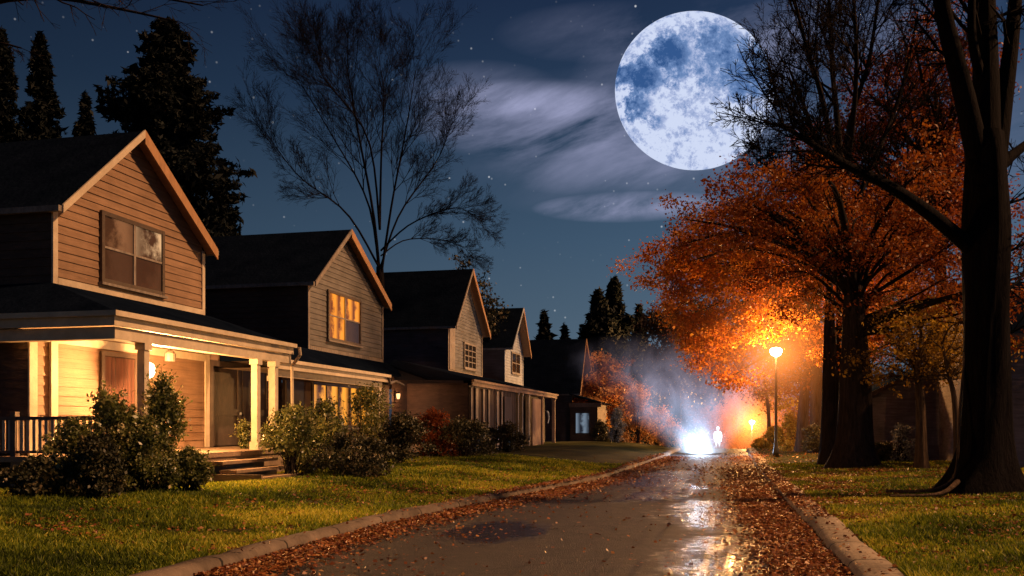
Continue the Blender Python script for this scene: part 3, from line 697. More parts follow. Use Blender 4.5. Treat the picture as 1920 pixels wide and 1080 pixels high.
def clump_tree(label, cat, base, trunk_pts, trunk_r, clumps, per, leaf, size, bark, seed, group=None, fork=None, name='autumn_tree', twigs=True, shade=True):
    """clumps: list of (centre, radius); a limb runs from the trunk to every clump, leaves fill the clump"""
    t = thing(name, label, cat, base, group); rn = np.random.default_rng(seed)
    trunk_mesh(t, trunk_pts, trunk_r, M[bark], seed=seed)
    c = curve(trunk_pts, 26); polys = []; Cs = []; Rs = []
    zs = np.array([q[0][2] for q in clumps]); zlo, zhi = zs.min(), zs.max()+.01
    for (q, r) in clumps:
        s = c[int(np.clip((14+11*((q[2]-zlo)/(zhi-zlo))*rn.uniform(.4,1)), 12, 25))]
        mid = s*.5+q*.5+np.array([0,0,.12*np.linalg.norm(q-s)])+rn.normal(0,.25,3)
        pl = curve([s, mid, q], 9); polys.append((pl, np.linspace(max(.035,.022*np.linalg.norm(q-s)), .016, 9)))
        if twigs:
            for _ in range(9):
                st = pl[rn.integers(4,9)]; e = q+nrm(rn.normal(size=3))*r*rn.uniform(.6,1.15)
                polys.append((curve([st, (st+e)/2+rn.normal(0,.12,3), e], 5), np.linspace(.016,.006,5)))
        n = int(per*r*r)
        # several sub-clusters per clump give light and dark clusters with gaps
        k = 9; sub = q+rn.normal(size=(k,3))*r*np.array([.55,.55,.42])
        tone = np.clip(rn.normal(.45,.16), .1,.9)
        which = rn.integers(0,k,n); pts = sub[which]+rn.normal(size=(n,3))*r*np.array([.26,.26,.17])
        Cs.append(pts); Rs.append(np.clip(tone+rn.normal(0,.16,n)+(pts[:,2]-q[2])/r*.06, 0, 1))
    polys_obj('branch', polys, M['twig' if bark != 'bark_pale' else 'bark_pale'], t)
    leaf_cloud('crown', np.concatenate(Cs), size, M[leaf], t, seed=seed+1, rnd=np.concatenate(Rs))
    return t

def clumps_in(poly, D, dspread, r, n, seed, gap=.75):
    """clump centres scattered through a crown whose silhouette is poly (photo pixels at depth D)"""
    rn = np.random.default_rng(seed); out = []
    us = [p[0] for p in poly]; vs = [p[1] for p in poly]; tries = 0
    while len(out) < n and tries < 6000:
        tries += 1; u = rn.uniform(min(us),max(us)); v = rn.uniform(min(vs),max(vs))
        if not in_poly(u, v, poly): continue
        if D < 48 and math.hypot(u-1450, v-660) < 34+1.5*r/D*F: continue
        if math.hypot(u-1405, v-787) < 22+r/D*F: continue
        q = P(u, v, D); k = rn.normal(0, dspread); q = q+np.array([FW[0]*k,FW[1]*k,0])
        rr = r*rn.uniform(.75,1.25)
        if any(np.linalg.norm((q-o[0])) < gap*r for o in out): continue
        out.append((q, rr))
    return out
def base_at(u, D):
    p = P(u, HOR, D); return np.array([p[0], p[1], gz(p[0],p[1])])

# ---- big bare tree right of the road
B = base_at(1843, 19.4); G0 = B[2]
bt = thing('bare_tree', 'huge black leafless tree with forked trunk beside the road at right', 'tree', B)
def Q(u, v, D=19.4): return P(u, v, D)
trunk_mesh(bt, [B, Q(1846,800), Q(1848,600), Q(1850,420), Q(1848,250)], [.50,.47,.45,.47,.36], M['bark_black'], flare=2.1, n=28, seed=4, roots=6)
rn = np.random.default_rng(11); polys = []; tips = []; cfgT = dict(wig=.14, up=.03, taper=.35, rmin=.006, kids=[3,4,5], ang=(22,55), lr=.55, seg=.35)
limbs = [([Q(1840,330),Q(1808,180,19.1),Q(1768,20,18.8),Q(1745,-160,18.6)], .26, .12),
         ([Q(1848,330),Q(1848,150,19.5),Q(1846,0,19.6),Q(1838,-250,19.7)], .33, .16),
         ([Q(1856,400),Q(1878,220,19.6),Q(1898,60,19.8),Q(1915,-150,20)], .24, .11),
         ([Q(1842,480),Q(1805,452,19.3),Q(1745,402,19),Q(1672,352,18.6),Q(1595,314,18.2),Q(1530,275,17.8),Q(1468,235,17.5)], .20, .035),
         ([Q(1860,330),Q(1892,296,19.6),Q(1935,262,19.9),Q(1990,215,20.2)], .15, .06),
         ([Q(1840,150,19.4),Q(1822,60,19.2),Q(1826,-80,19)], .12, .06)]
for cp, r0, r1 in limbs: 
    c = curve(cp, 16); polys.append((c, np.linspace(r0,r1,16)))
    if r0 == .20:
        for k in range(5,16):
            for _ in range(3 if k > 8 else 1):
                d = nrm(c[k]-c[k-1]); ax = nrm(np.cross(d, rn.normal(size=3))); a = math.radians(rn.uniform(15,55))
                grow(rn, c[k], nrm(d*math.cos(a)+ax*math.sin(a)+np.array([0,0,.15])), rn.uniform(1.0,1.9), .024, 3, dict(cfgT, up=.04, kids=[4,5,6]), polys, tips)
    else:
        for k in (7,9,11,13,15):
            d = nrm(c[k]-c[k-1]); ax = nrm(np.cross(d, rn.normal(size=3))); a = math.radians(rn.uniform(30,60))
            grow(rn, c[k], nrm(d*math.cos(a)+ax*math.sin(a)), rn.uniform(1.2,2.4), .05, 3, cfgT, polys, tips)
for v in (640, 560, 480, 395):
    s = Q(1870, v); grow(rn, s, nrm(np.array([.8,.3,.5])), 2.0, .04, 3, dict(cfgT, up=-.03), polys, tips)
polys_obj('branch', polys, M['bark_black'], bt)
rt = MB()
r1 = B+np.array([-.55,-.1,0])
rt.tube(curve([Q(1812,640),Q(1800,760,19.2),Q(1796,850,19.0),r1+np.array([-.15,-.3,.35]),r1+np.array([-.65,-.5,.10]),r1+np.array([-1.5,-.3,.06])],16), np.linspace(.025,.035,16), 8)
rt.tube(curve([r1+np.array([-.1,-.5,.30]),r1+np.array([-.6,-1.0,.06]),r1+np.array([-1.6,-1.3,.03])],10), np.linspace(.06,.02,10), 8)
obj('root', rt, M['bark_pale'], bt, smooth=True)  # pale bark puts the light along this root into its colour

# ---- tall bare tree whose branches fan out in front of the moon
def bare_tree(label, base, stems, cfg, lvl, seed, bark='twig', trunk=None, group=None, start=6, spawn=1):
    t = thing('bare_tree', label, 'tree', base, group); rn = np.random.default_rng(seed); polys = []; tips = []
    if trunk: trunk_mesh(t, trunk[0], trunk[1], M[bark], seed=seed)
    for cp, r0, r1 in stems:
        c = curve(cp, 14); polys.append((c, np.linspace(r0,r1,14)))
        L = np.linalg.norm(c[-1]-c[0])
        for k in range(start,14):
            for _ in range(spawn):
                d = nrm(c[k]-c[k-1]); ax = nrm(np.cross(d, rn.normal(size=3))); a = math.radians(rn.uniform(*cfg['ang']))
                grow(rn, c[k], nrm(d*math.cos(a)+ax*math.sin(a)), L*cfg['first']*rn.uniform(.7,1.2), max(.012, np.interp(k,[0,13],[r0,r1])*.5), lvl, cfg, polys, tips)
    polys_obj('branch', polys, M[bark], t); return t
D = 36; b = base_at(1582, D); Qd = lambda u,v,dd=0: P(u,v,D+dd)
bare_tree('tall leafless tree fanning dark twigs across the moon at upper right', b,
  [([Qd(1580,420),Qd(1572,250),Qd(1560,120,.5),Qd(1552,-60,1)],.17,.05), ([Qd(1580,420),Qd(1592,240,1),Qd(1630,110,1.5),Qd(1652,-50,2)],.15,.05),
   ([Qd(1578,440),Qd(1540,300,-1),Qd(1510,205,-1.5),Qd(1480,130,-2)],.14,.04), ([Qd(1578,400),Qd(1545,200,-1),Qd(1510,80,-1),Qd(1480,-40,-1)],.14,.045),
   ([Qd(1582,430),Qd(1640,300,0),Qd(1690,170,1),Qd(1720,30,1)],.14,.045), ([Qd(1584,460),Qd(1660,380,1),Qd(1720,260,2),Qd(1745,150,2)],.12,.04),
   ([Qd(1576,460),Qd(1520,380,-1),Qd(1465,330,-1.5),Qd(1420,300,-2)],.12,.03), ([Qd(1580,380),Qd(1600,220,-2),Qd(1606,100,-3),Qd(1598,-40,-3)],.13,.045)],
  dict(wig=.11, up=.05, taper=.4, rmin=.007, kids=[5,5,5], ang=(18,50), lr=.6, seg=.5, first=.30), 3, 21, trunk=([b, P(1580,700,D), P(1580,420,D)],[.34,.27,.19]), spawn=2)

# ---- orange trees
def img_tree(label, ub, D, vtop, r0, poly, dspread, clr, n, per, leaf, size, bark, seed, lean=0, **kw):
    b = base_at(ub, D)
    pts = [b, P(ub+lean*.2, HOR-(HOR-vtop)*.25, D), P(ub+lean*.6, HOR-(HOR-vtop)*.62, D), P(ub+lean, vtop, D)]
    return clump_tree(label, 'tree', b, pts, [r0, r0*.85, r0*.6, r0*.28], clumps_in(poly, D, dspread, clr, n, seed), per, leaf, size, bark, seed, **kw)
img_tree('broad orange leaved tree with thick trunk on the right lawn', 1602, 31, 470, .62,
  [(1290,400),(1300,345),(1420,325),(1560,320),(1660,360),(1760,440),(1795,560),(1760,640),(1690,640),(1640,600),(1570,590),(1520,520),(1450,465),(1350,465)],
  2.4, .9, 58, 760, 'leaf_orange', .11, 'bark', 31)
img_tree('golden orange tree whose lit boughs spread behind the nearer street lamp', 1530, 49, 430, .36,
  [(1196,510),(1250,480),(1330,440),(1420,420),(1540,430),(1660,480),(1700,600),(1660,660),(1560,710),(1500,700),(1470,660),(1410,660),(1370,730),(1330,750),(1300,690),(1250,580),(1210,540)],
  2.2, 1.3, 84, 620, 'leaf_amber', .15, 'bark', 37)
img_tree('dark rust leaved tree close behind the big bare trunk', 1765, 40, 200, .3,
  [(1690,140),(1740,50),(1810,40),(1850,300),(1830,520),(1740,580),(1620,540),(1500,430),(1440,350),(1530,260),(1590,180),(1650,120)],
  1.8, 1.05, 125, 470, 'leaf_rust', .13, 'bark', 41)
img_tree('tall bare-trunked tree half hidden left of the thick trunk', 1556, 34.5, 520, .36,
  [(1580,570),(1700,560),(1720,650),(1640,690),(1590,660)], 1.0, .75, 7, 520, 'leaf_amber', .12, 'bark', 43)
img_tree('small forked tree with sparse yellow leaves before the dark shed', 1728, 29.5, 640, .17,
  [(1640,600),(1720,570),(1800,590),(1815,680),(1780,730),(1720,690),(1660,720),(1620,680)], 1.0, .62, 30, 480, 'leaf_gold', .10, 'bark_pale', 47, lean=-14)
img_tree('slender pale sapling leaning behind the big trunk', 1796, 28, 640, .10,
  [(1740,620),(1800,600),(1840,660),(1790,720),(1750,700)], .8, .5, 10, 300, 'leaf_gold', .11, 'bark_pale', 49, lean=-30)
img_tree('crooked young tree beside the street lamp pole', 1503, 50, 640, .34,
  [(1440,600),(1540,600),(1560,680),(1500,720),(1450,690)], 1.5, 1.0, 9, 260, 'leaf_orange', .18, 'bark', 53, lean=18)
img_tree('thin pale-barked tree in the distance left of the nearer lamp pole', 1443, 62, 690, .14,
  [(1400,700),(1450,680),(1490,700),(1480,760),(1420,770)], 1.2, .9, 8, 240, 'leaf_gold', .17, 'bark_pale', 55, lean=-12)
img_tree('round orange autumn tree beyond the last cottage', 1125, 84, 690, .25,
  [(1085,690),(1110,662),(1150,680),(1170,730),(1165,775),(1120,800),(1085,780)], 1.6, 1.7, 18, 300, 'leaf_peach', .27, 'bark', 57)
img_tree('dark round-crowned tree in the distance behind the mist', 1270, 88, 620, .4,
  [(1210,640),(1235,590),(1270,570),(1320,580),(1345,650),(1330,740),(1240,740),(1215,700)], 2.5, 2.2, 24, 150, 'wood_far', .32, 'bark', 59)
img_tree('small dark leafy tree rising behind the third roof', 905, 62, 540, .16,
  [(850,485),(880,478),(905,520),(930,570),(925,620),(890,630),(885,560),(855,520)], 1.0, .85, 13, 200, 'leaf_dark', .2, 'twig', 61)

# ---- bare trees left
D = 50; b = base_at(712, D); Qd = lambda u,v,dd=0: P(u,v,D+dd)
bare_tree('large leafless tree with fan of fine twigs behind the second and third houses', b,
  [([Qd(712,520),Qd(700,400),Qd(672,250),Qd(655,150),Qd(645,105)],.10,.016), ([Qd(712,520),Qd(690,380,1),Qd(620,250,2),Qd(560,150,2)],.085,.014),
   ([Qd(714,520),Qd(735,380,-1),Qd(760,250,-1),Qd(780,130,-1)],.085,.014), ([Qd(714,500),Qd(750,400),Qd(820,300,1),Qd(845,235,1)],.07,.013),
   ([Qd(710,500),Qd(650,400,-2),Qd(560,330,-2),Qd(500,250,-2)],.07,.013), ([Qd(714,470),Qd(770,420,-1),Qd(850,390,-2),Qd(890,405,-2)],.055,.012),
   ([Qd(714,480),Qd(760,450,1),Qd(830,450,2),Qd(880,470,2)],.05,.011), ([Qd(712,430),Qd(715,290,2),Qd(720,180,3),Qd(712,120,3)],.08,.014),
   ([Qd(712,430),Qd(690,260,-2),Qd(610,150,-3),Qd(600,115,-3)],.07,.014)],
  dict(wig=.10, up=.06, taper=.4, rmin=.0045, kids=[5,6,6], ang=(15,42), lr=.6, seg=.6, first=.30), 3, 71, bark='bark_black', trunk=([b, P(716,650,D), P(712,500,D)],[.34,.28,.2]), spawn=2, start=5)
D = 24; b = base_at(-170, D); Qd = lambda u,v,dd=0: P(u,v,D+dd)
bare_tree('leafless tree out of frame whose thin boughs hang into the top left corner', b,
  [([Qd(-165,120),Qd(-60,20),Qd(80,-5),Qd(210,14),Qd(330,40)],.10,.02), ([Qd(-165,60),Qd(-80,-20),Qd(60,-30),Qd(240,-14),Qd(380,10)],.10,.02), ([Qd(-165,200),Qd(-90,110),Qd(-20,80),Qd(40,90)],.08,.02)],
  dict(wig=.13, up=-.02, taper=.4, rmin=.005, kids=[3,3,3], ang=(20,55), lr=.55, seg=.3, first=.2), 2, 73, trunk=([b, P(-170,400,D), P(-165,0,D)],[.4,.3,.15]), start=4)

# ---- conifers
def conifer(label, u, D, vtop, wid, seed, dens=1.0, vb=HOR, group=None, ragged=.35, power=.72):
    b = base_at(u, D); top = P(u, vtop, D); H = top[2]-b[2]; W = wid/F*D/2
    t = thing('conifer_tree', label, 'tree', b, group); rn = np.random.default_rng(seed)
    m = MB(); m.tube([b-np.array([0,0,.2]), b+np.array([0,0,H*.5]), top], [H*.016, H*.010, .02], 8); obj('trunk', m, M['bark_black'], t, smooth=True)
    Cs = []; nb = int(330*dens); sz = max(.14, D*.0042)
    for k in range(nb):
        f = (k+rn.random())/nb; z = b[2]+H*(.10+.90*f)
        lay = .80+.28*math.sin(f*34+seed)*(1-f*.5)
        rad = W*((1-f)**power)*lay*(1-ragged+1.6*ragged*rn.random())+.10
        a = rn.random()*2*PI; n = int(10+rad/sz*9)
        s_ = rn.random(n)**.7; dirv = np.array([math.cos(a), math.sin(a), 0])
        pts = b*np.array([1,1,0])+dirv*rad*s_[:,None]; pts[:,2] = z-rad*(.05*s_+.20*s_*s_)+.14*rad*s_**4
        side = np.array([-dirv[1],dirv[0],0]); pts += side*rn.normal(0,1,(n,1))*rad*.17*(1.2-s_[:,None]); pts[:,2] += rn.normal(0,sz*.5,n)
        Cs.append(pts)
    leaf_cloud('crown', np.concatenate(Cs), sz*1.9, M['needle'], t, seed=seed, aspect=.36, flat=.3, droop=.2)
conifer('tall broad ragged conifer behind the nearest house', 312, 46, 40, 470, 81, 2.6, ragged=.5, power=.55)
conifer('narrow dark spruce second from the left edge', 75, 44, 66, 230, 82, 1.5)
conifer('spruce cut off by the left edge of the view', 2, 42, 60, 230, 83, 1.4)
conifer('short spruce between the narrow spruce and the broad conifer', 160, 50, 180, 140, 84, 1.1)
conifer('low conifer just above the gap between first and second houses', 420, 58, 330, 230, 85, 1.3)
conifer('small rounded conifer above the farthest cottage roof', 1020, 100, 588, 105, 86, .8)
conifer('tiny pointed conifer right of the cottage ridge', 1059, 104, 614, 50, 87, .6)
conifer('bushy far conifer just left of the tallest one, above the orange autumn tree', 1122, 96, 548, 215, 88, 1.3)
conifer('tallest conifer at the far end of the street', 1152, 100, 524, 190, 89, 1.0)
conifer('slim conifer spire right of the tallest far conifer', 1197, 104, 578, 130, 90, .8)

# far-off wood closing the street
rn = np.random.default_rng(5); C = []
for k in range(150):
    u = rn.uniform(900, 2300); D = rn.uniform(112, 150); h = rn.uniform(9, 15)*(.75 if u < 1200 else 1.0)+ (3 if u > 1500 else 0)
    p = P(u, HOR, D); n = 330; a = rn.random(n)*2*PI; f = rn.random(n)
    r = 3.4*np.sqrt(np.clip(np.sin(PI*np.clip(.12+.88*f,0,1)),0.02,1))*np.sqrt(rn.random(n))
    C.append(np.stack([p[0]+r*np.cos(a), p[1]+r*np.sin(a), -4.4+f*h], 1))
wood = leaf_cloud('distant_wood', np.concatenate(C), .55, M['wood_far'], seed=6); tag(wood, 'dark wood closing off the far end of the street', 'wood', kind='stuff')

# ================================================================== SHRUBS
def bush(label, x, y, w, h, leaf, n, size, seed, spire=1.0, d=None, name='shrub', group=None):
    size *= .85; n = int(n*1.25)
    w *= .80; h *= .84
    z = gz(x,y); t = thing(name, label, 'shrub', (x,y,z), group); rn = np.random.default_rng(seed); d = d or w
    polys = []; Cs = []; Rs = []; k = 34
    for i in range(k):
        f = rn.random()**.8; a = rn.random()*2*PI
        prof = (math.sin(PI*min(1,.30+.62*f)) if spire < 1.2 else (1-f)**.8+.12)
        rr = math.sqrt(rn.random())*prof
        q = np.array([x+math.cos(a)*rr*w*.5, y+math.sin(a)*rr*d*.5, z+.08+f*h*.95])
        s = np.array([x+rn.normal(0,.08), y+rn.normal(0,.08), z-.03])
        polys.append((curve([s, s*.45+q*.55+np.array([0,0,.08]), q], 6), np.linspace(.018,.005,6)))
        m = int(n/k); rad = np.array([.17*w,.17*d,.13*h])
        pts = q+rn.normal(size=(m,3))*rad*.52; pts[:,2] = np.maximum(pts[:,2], z+.03)
        Cs.append(pts); Rs.append(np.clip(rn.normal(.42,.14)+rn.normal(0,.2,m),0,1))
        # sprigs that break the outline
        for _ in range(4):
            e = q+nrm(rn.normal(size=3)+np.array([0,0,.9]))*.24*h*rn.uniform(.4,1.1)
            polys.append((np.array([q,(q+e)/2,e]), np.array([.006,.005,.003])))
            m2 = 14; tt = rn.random(m2)[:,None]; Cs.append(q+(e-q)*tt+rn.normal(0,size*.5,(m2,3))); Rs.append(np.clip(rn.normal(.55,.2,m2),0,1))
    polys_obj('stem', polys, M['twig'], t)
    leaf_cloud('foliage', np.concatenate(Cs), size, M[leaf], t, seed=seed+1, rnd=np.concatenate(Rs), aspect=.55)
bg = 'shrubs along the house fronts'
def bx(u, X): return X, float(yofu(u, X))
def B_(label, u, X, w, h, leaf, n, size, seed, **k): x, y = bx(u, X); bush(label, x, y, w, h, leaf, n, size, seed, group=bg, **k)
B_('tall pointed green shrub right of the porch corner post', 308, -10.7, 1.25, 2.5, 'leaf_bush', 5200, .085, 101, spire=1.5)
B_('rounded shrub under the curtained porch window', 215, -10.9, 1.6, 2.05, 'leaf_bush', 5200, .085, 102)
B_('low dark shrub in front of the porch railing', 140, -11.0, 1.2, 1.4, 'leaf_bush', 4200, .08, 103)
B_('dense shrub at the foot of the porch corner post', 265, -10.4, 1.4, 1.5, 'leaf_bush', 5000, .08, 104)
B_('low spreading shrub left of the porch steps', 358, -10.0, 1.0, .85, 'leaf_bush', 4200, .075, 105)
B_('dark shrub at far left below the railing', 60, -11.2, 1.1, .7, 'leaf_dark', 3000, .08, 106)
B_('small shrub between the railing shrub and the window shrub', 178, -10.3, 1.1, 1.1, 'leaf_dark', 3200, .075, 107)
B_('bright green shrub right of the porch steps', 545, -10.3, 1.8, 1.85, 'leaf_bush', 5600, .09, 108)
B_('large shrub before the amber ground floor window', 600, -10.8, 2.2, 2.1, 'leaf_bush', 5500, .095, 109)
B_('climbing shrub at the right end of the amber window', 690, -11.6, 2.0, 3.0, 'leaf_bush', 2000, .10, 110)
B_('low dark shrub in front of the amber window shrubs', 660, -8.9, 2.4, 1.15, 'leaf_dark', 4500, .09, 111)
B_('dark shrub by the hazy lit wall', 750, -10.0, 2.6, 1.7, 'leaf_dark', 4500, .1, 112)
B_('rust-leaved shrub beside the boarded porch', 815, -10.6, 2.4, 1.9, 'leaf_rust', 4000, .11, 113)  # rust leaf colour stands in for the orange glow by the wall
B_('dark shrub below the pale planks', 870, -9.4, 3.0, 1.6, 'leaf_dark', 4000, .11, 114)
B_('thin dark shrub by the plank door', 950, -9.6, 3.0, 1.4, 'leaf_dark', 3000, .12, 115)
B_('slim green shrub on the near porch beside its end posts', 458, -12.3, .6, 1.5, 'leaf_bush', 1200, .08, 116, spire=1.5)
bush('ivy shrub climbing the last cottage porch', float(-9.4), 73.2, 1.8, 2.2, 'leaf_dark', 2200, .16, 117, group=bg)
x, y = P(1157, HOR, 62)[:2]; bush('pale whitish shrub lit beside the last cottage', x, y, 1.6, 2.6, 'leaf_pale', 2600, .12, 118, spire=1.5)
for k, (u, D, w, h, lb, lf) in enumerate([
    (1195, 66, 4.2, 4.6, 'tall orange hazy shrub left of the mist', 'leaf_peach'),
    (1232, 70, 4.4, 3.6, 'orange hazy shrub nearest the mist', 'leaf_peach'),
    (1262, 64, 3.2, 1.6, 'low golden shrub at the left road edge near the mist', 'leaf_peach'),
    (1452, 56, 1.6, 1.5, 'small golden shrub right of the farther lamp', 'leaf_gold'),
    (1482, 52, 1.8, 2.4, 'ivy shrub at the foot of the lamp pole', 'leaf_gold'),
    (1530, 48, 2.0, 1.6, 'dark ivy covered shrub between lamp pole and thick trunk', 'leaf_dark'),
    (1690, 35, 1.5, 1.6, 'grey twiggy sparse shrub against the shed wall', 'leaf_pale'),
    (1655, 36, 1.6, .8, 'low dark shrub at the shed corner', 'leaf_dark'),
    (1425, 60, 1.6, .6, 'low pale shrub at the right road edge near the farther lamp', 'leaf_gold')]):
    p = P(u, HOR, D); bush(lb, p[0], p[1], w, h, lf, 2600 if lf != 'leaf_pale' else 260, max(.08,D*.0024), 130+k)

# ================================================================== STREET LAMPS
def street_lamp(label, u, D, hgt):
    b = base_at(u, D); t = thing('street_lamp', label, 'street lamp', b, 'street lamps'); x, y, z = b
    zz = z+hgt; hx = x
    p = MB(); p.lathe(x, y, [(.16,z),(.16,z+.25),(.11,z+.5),(.075,z+.8),(.055,zz-.48),(.09,zz-.44),(.10,zz-.36)], 14); obj('pole', p, M['metal_dark'], t, smooth=True)
    c = MB(); c.lathe(hx, y, [(.20,zz+.06),(.19,zz+.09),(.10,zz+.15),(.02,zz+.22)], 16); obj('lamp_cap', c, M['metal_dark'], t, smooth=True)
    g = MB(); g.lathe(hx, y, [(.09,zz-.358),(.22,zz-.28),(.29,zz-.14),(.28,zz),(.19,zz+.058)], 16); obj('lamp_globe', g, M['lamp_glow'], t, smooth=True)
    return np.array([hx, y, zz-.12])
L1 = street_lamp('nearer street lamp glowing orange under the orange tree', 1455, 44, 5.35)
L2 = street_lamp('farther street lamp glowing down the road beside the mist', 1410, 96, 6.0)
add_light('street_lamp_light', 'POINT', L1+np.array([-.1,-.6,-.1]), 3600, (1,.46,.13), .25)
add_light('street_lamp_light', 'POINT', L2+np.array([-.1,-.6,-.1]), 60000, (1,.46,.14), .25)

# ================================================================== VOLUMES: haze round the lamps, ghostly mist
def haze(label, c, R, col, e, dens, power=2.2, hot=0.0):  # halo of lamp light put in as the volume's own emission
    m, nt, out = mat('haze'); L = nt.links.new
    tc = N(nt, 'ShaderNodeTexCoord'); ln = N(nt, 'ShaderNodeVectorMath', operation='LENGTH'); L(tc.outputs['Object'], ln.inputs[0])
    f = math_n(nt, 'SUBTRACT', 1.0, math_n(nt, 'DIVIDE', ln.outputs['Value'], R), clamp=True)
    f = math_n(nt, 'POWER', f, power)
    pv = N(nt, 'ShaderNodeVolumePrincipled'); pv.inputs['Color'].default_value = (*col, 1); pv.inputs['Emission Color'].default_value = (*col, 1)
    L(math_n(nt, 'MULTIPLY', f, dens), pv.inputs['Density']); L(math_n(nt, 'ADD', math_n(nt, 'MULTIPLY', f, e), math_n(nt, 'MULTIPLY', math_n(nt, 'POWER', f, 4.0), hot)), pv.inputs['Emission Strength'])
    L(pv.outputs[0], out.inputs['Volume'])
    import bmesh
    bm = bmesh.new(); bmesh.ops.create_icosphere(bm, subdivisions=3, radius=R*.99); me = bpy.data.meshes.new('haze'); bm.to_mesh(me); bm.free()
    o = link('haze', me, m, None, tuple(map(float, c))); tag(o, label, 'haze', kind='stuff'); return o
haze('self-glowing orange haze painting a halo around the nearer street lamp', L1, 6.5, (1,.29,.06), .018, .003, 1.8, 1.1)
haze('self-glowing orange haze painting a halo around the farther street lamp', L2, 10.0, (1,.29,.07), .006, .003, 1.6, .9)
haze('faint self-glowing warm haze by the wall lantern of the third house', (-13.0, 37.4, 2.6), 2.4, (.75,.34,.20), .018, .01, 1.6)

def mist():
    import bmesh
    m, nt, out = mat('mist'); L = nt.links.new
    tc = N(nt, 'ShaderNodeTexCoord'); sx = N(nt, 'ShaderNodeSeparateXYZ'); L(tc.outputs['Object'], sx.inputs[0])
    X, Y, Z = sx.outputs
    # axis of the plume leans left as it rises and widens
    zc = math_n(nt, 'MAXIMUM', Z, 0.0)
    wid = math_n(nt, 'ADD', 1.05, math_n(nt, 'MULTIPLY', zc, .52))
    dx = math_n(nt, 'DIVIDE', math_n(nt, 'ADD', X, math_n(nt, 'MULTIPLY', zc, .26)), wid)
    dy = math_n(nt, 'DIVIDE', Y, 2.4)
    q = math_n(nt, 'ADD', math_n(nt, 'MULTIPLY', dx, dx), math_n(nt, 'MULTIPLY', dy, dy))
    nb_ = N(nt, 'ShaderNodeTexNoise', Scale=.55, Detail=4.0); L(tc.outputs['Object'], nb_.inputs['Vector'])
    dxw = math_n(nt, 'ADD', dx, math_n(nt, 'MULTIPLY', math_n(nt, 'SUBTRACT', nb_.outputs['Fac'], .5), math_n(nt, 'MULTIPLY', math_n(nt, 'MINIMUM', zc, 2.5), 1.1)))
    q2 = math_n(nt, 'ADD', math_n(nt, 'MULTIPLY', dxw, dxw), math_n(nt, 'MULTIPLY', dy, dy))
    rad = math_n(nt, 'POWER', math_n(nt, 'SUBTRACT', 1.0, math_n(nt, 'MULTIPLY', q2, .36), clamp=True), 2.4)
    mp = N(nt, 'ShaderNodeMapping'); mp.inputs['Scale'].default_value = (1,.6,.55); mp.inputs['Rotation'].default_value = (0,.5,0); L(tc.outputs['Object'], mp.inputs[0])
    n1 = N(nt, 'ShaderNodeTexNoise', Scale=.62, Detail=6.0, Roughness=.62, Distortion=1.2); L(mp.outputs[0], n1.inputs['Vector'])
    nr = N(nt, 'ShaderNodeMapRange'); L(n1.outputs['Fac'], nr.inputs[0]); nr.inputs[1].default_value = .38; nr.inputs[2].default_value = .66
    vert = math_n(nt, 'ADD', math_n(nt, 'POWER', math_n(nt, 'SUBTRACT', 1.0, math_n(nt, 'DIVIDE', zc, 7.0), clamp=True), 1.3), 0.0)
    core = math_n(nt, 'POWER', math_n(nt, 'SUBTRACT', 1.0, math_n(nt, 'DIVIDE', zc, 2.0), clamp=True), 2.0)
    e = math_n(nt, 'MULTIPLY', math_n(nt, 'MULTIPLY', rad, vert), math_n(nt, 'ADD', .10, nr.outputs[0]))
    corer = math_n(nt, 'POWER', math_n(nt, 'SUBTRACT', 1.0, math_n(nt, 'MULTIPLY', q, 1.0), clamp=True), 3.6)
    e2 = math_n(nt, 'ADD', math_n(nt, 'MULTIPLY', e, .75), math_n(nt, 'MULTIPLY', math_n(nt, 'MULTIPLY', corer, core), 2.4))
    cr = ramp(nt, [(0,(.62,.80,1.0)),(.22,(.42,.58,.86)),(.55,(.44,.43,.60)),(1,(.42,.34,.42))]); L(math_n(nt, 'DIVIDE', zc, 6.5), cr.inputs[0])
    pv = N(nt, 'ShaderNodeVolumePrincipled'); L(cr.outputs[0], pv.inputs['Emission Color']); L(e2, pv.inputs['Emission Strength'])
    pv.inputs['Color'].default_value = (.6,.65,.8,1); L(math_n(nt, 'MULTIPLY', e, .05), pv.inputs['Density'])
    L(pv.outputs[0], out.inputs['Volume'])
    bm = bmesh.new(); bmesh.ops.create_icosphere(bm, subdivisions=3, radius=1)
    for v in bm.verts:
        z = (v.co.z*.5+.5)*7.2; s = math.sqrt(max(0,1-v.co.z**2)); wd = (1.05+.52*z)*2.2
        r = math.hypot(v.co.x, v.co.y)+1e-6; k = max(s,.05) if v.co.z > 0 else max(s,.75)
        v.co.x, v.co.y, v.co.z = v.co.x/r*wd*k-.26*z, v.co.y/r*3.8*k, z+.0
    me = bpy.data.meshes.new('mist'); bm.to_mesh(me); bm.free()
    p = P(1313, HOR, 50.5); o = link('mist', me, m, None, (p[0], p[1], .03))
    tag(o, 'blue white glowing mist rising from the road beside the ghostly figure', 'mist', kind='stuff')
    add_light('mist_light', 'POINT', (p[0], p[1]-.5, .7), 560, (.62,.78,1.0), .5)
mist()

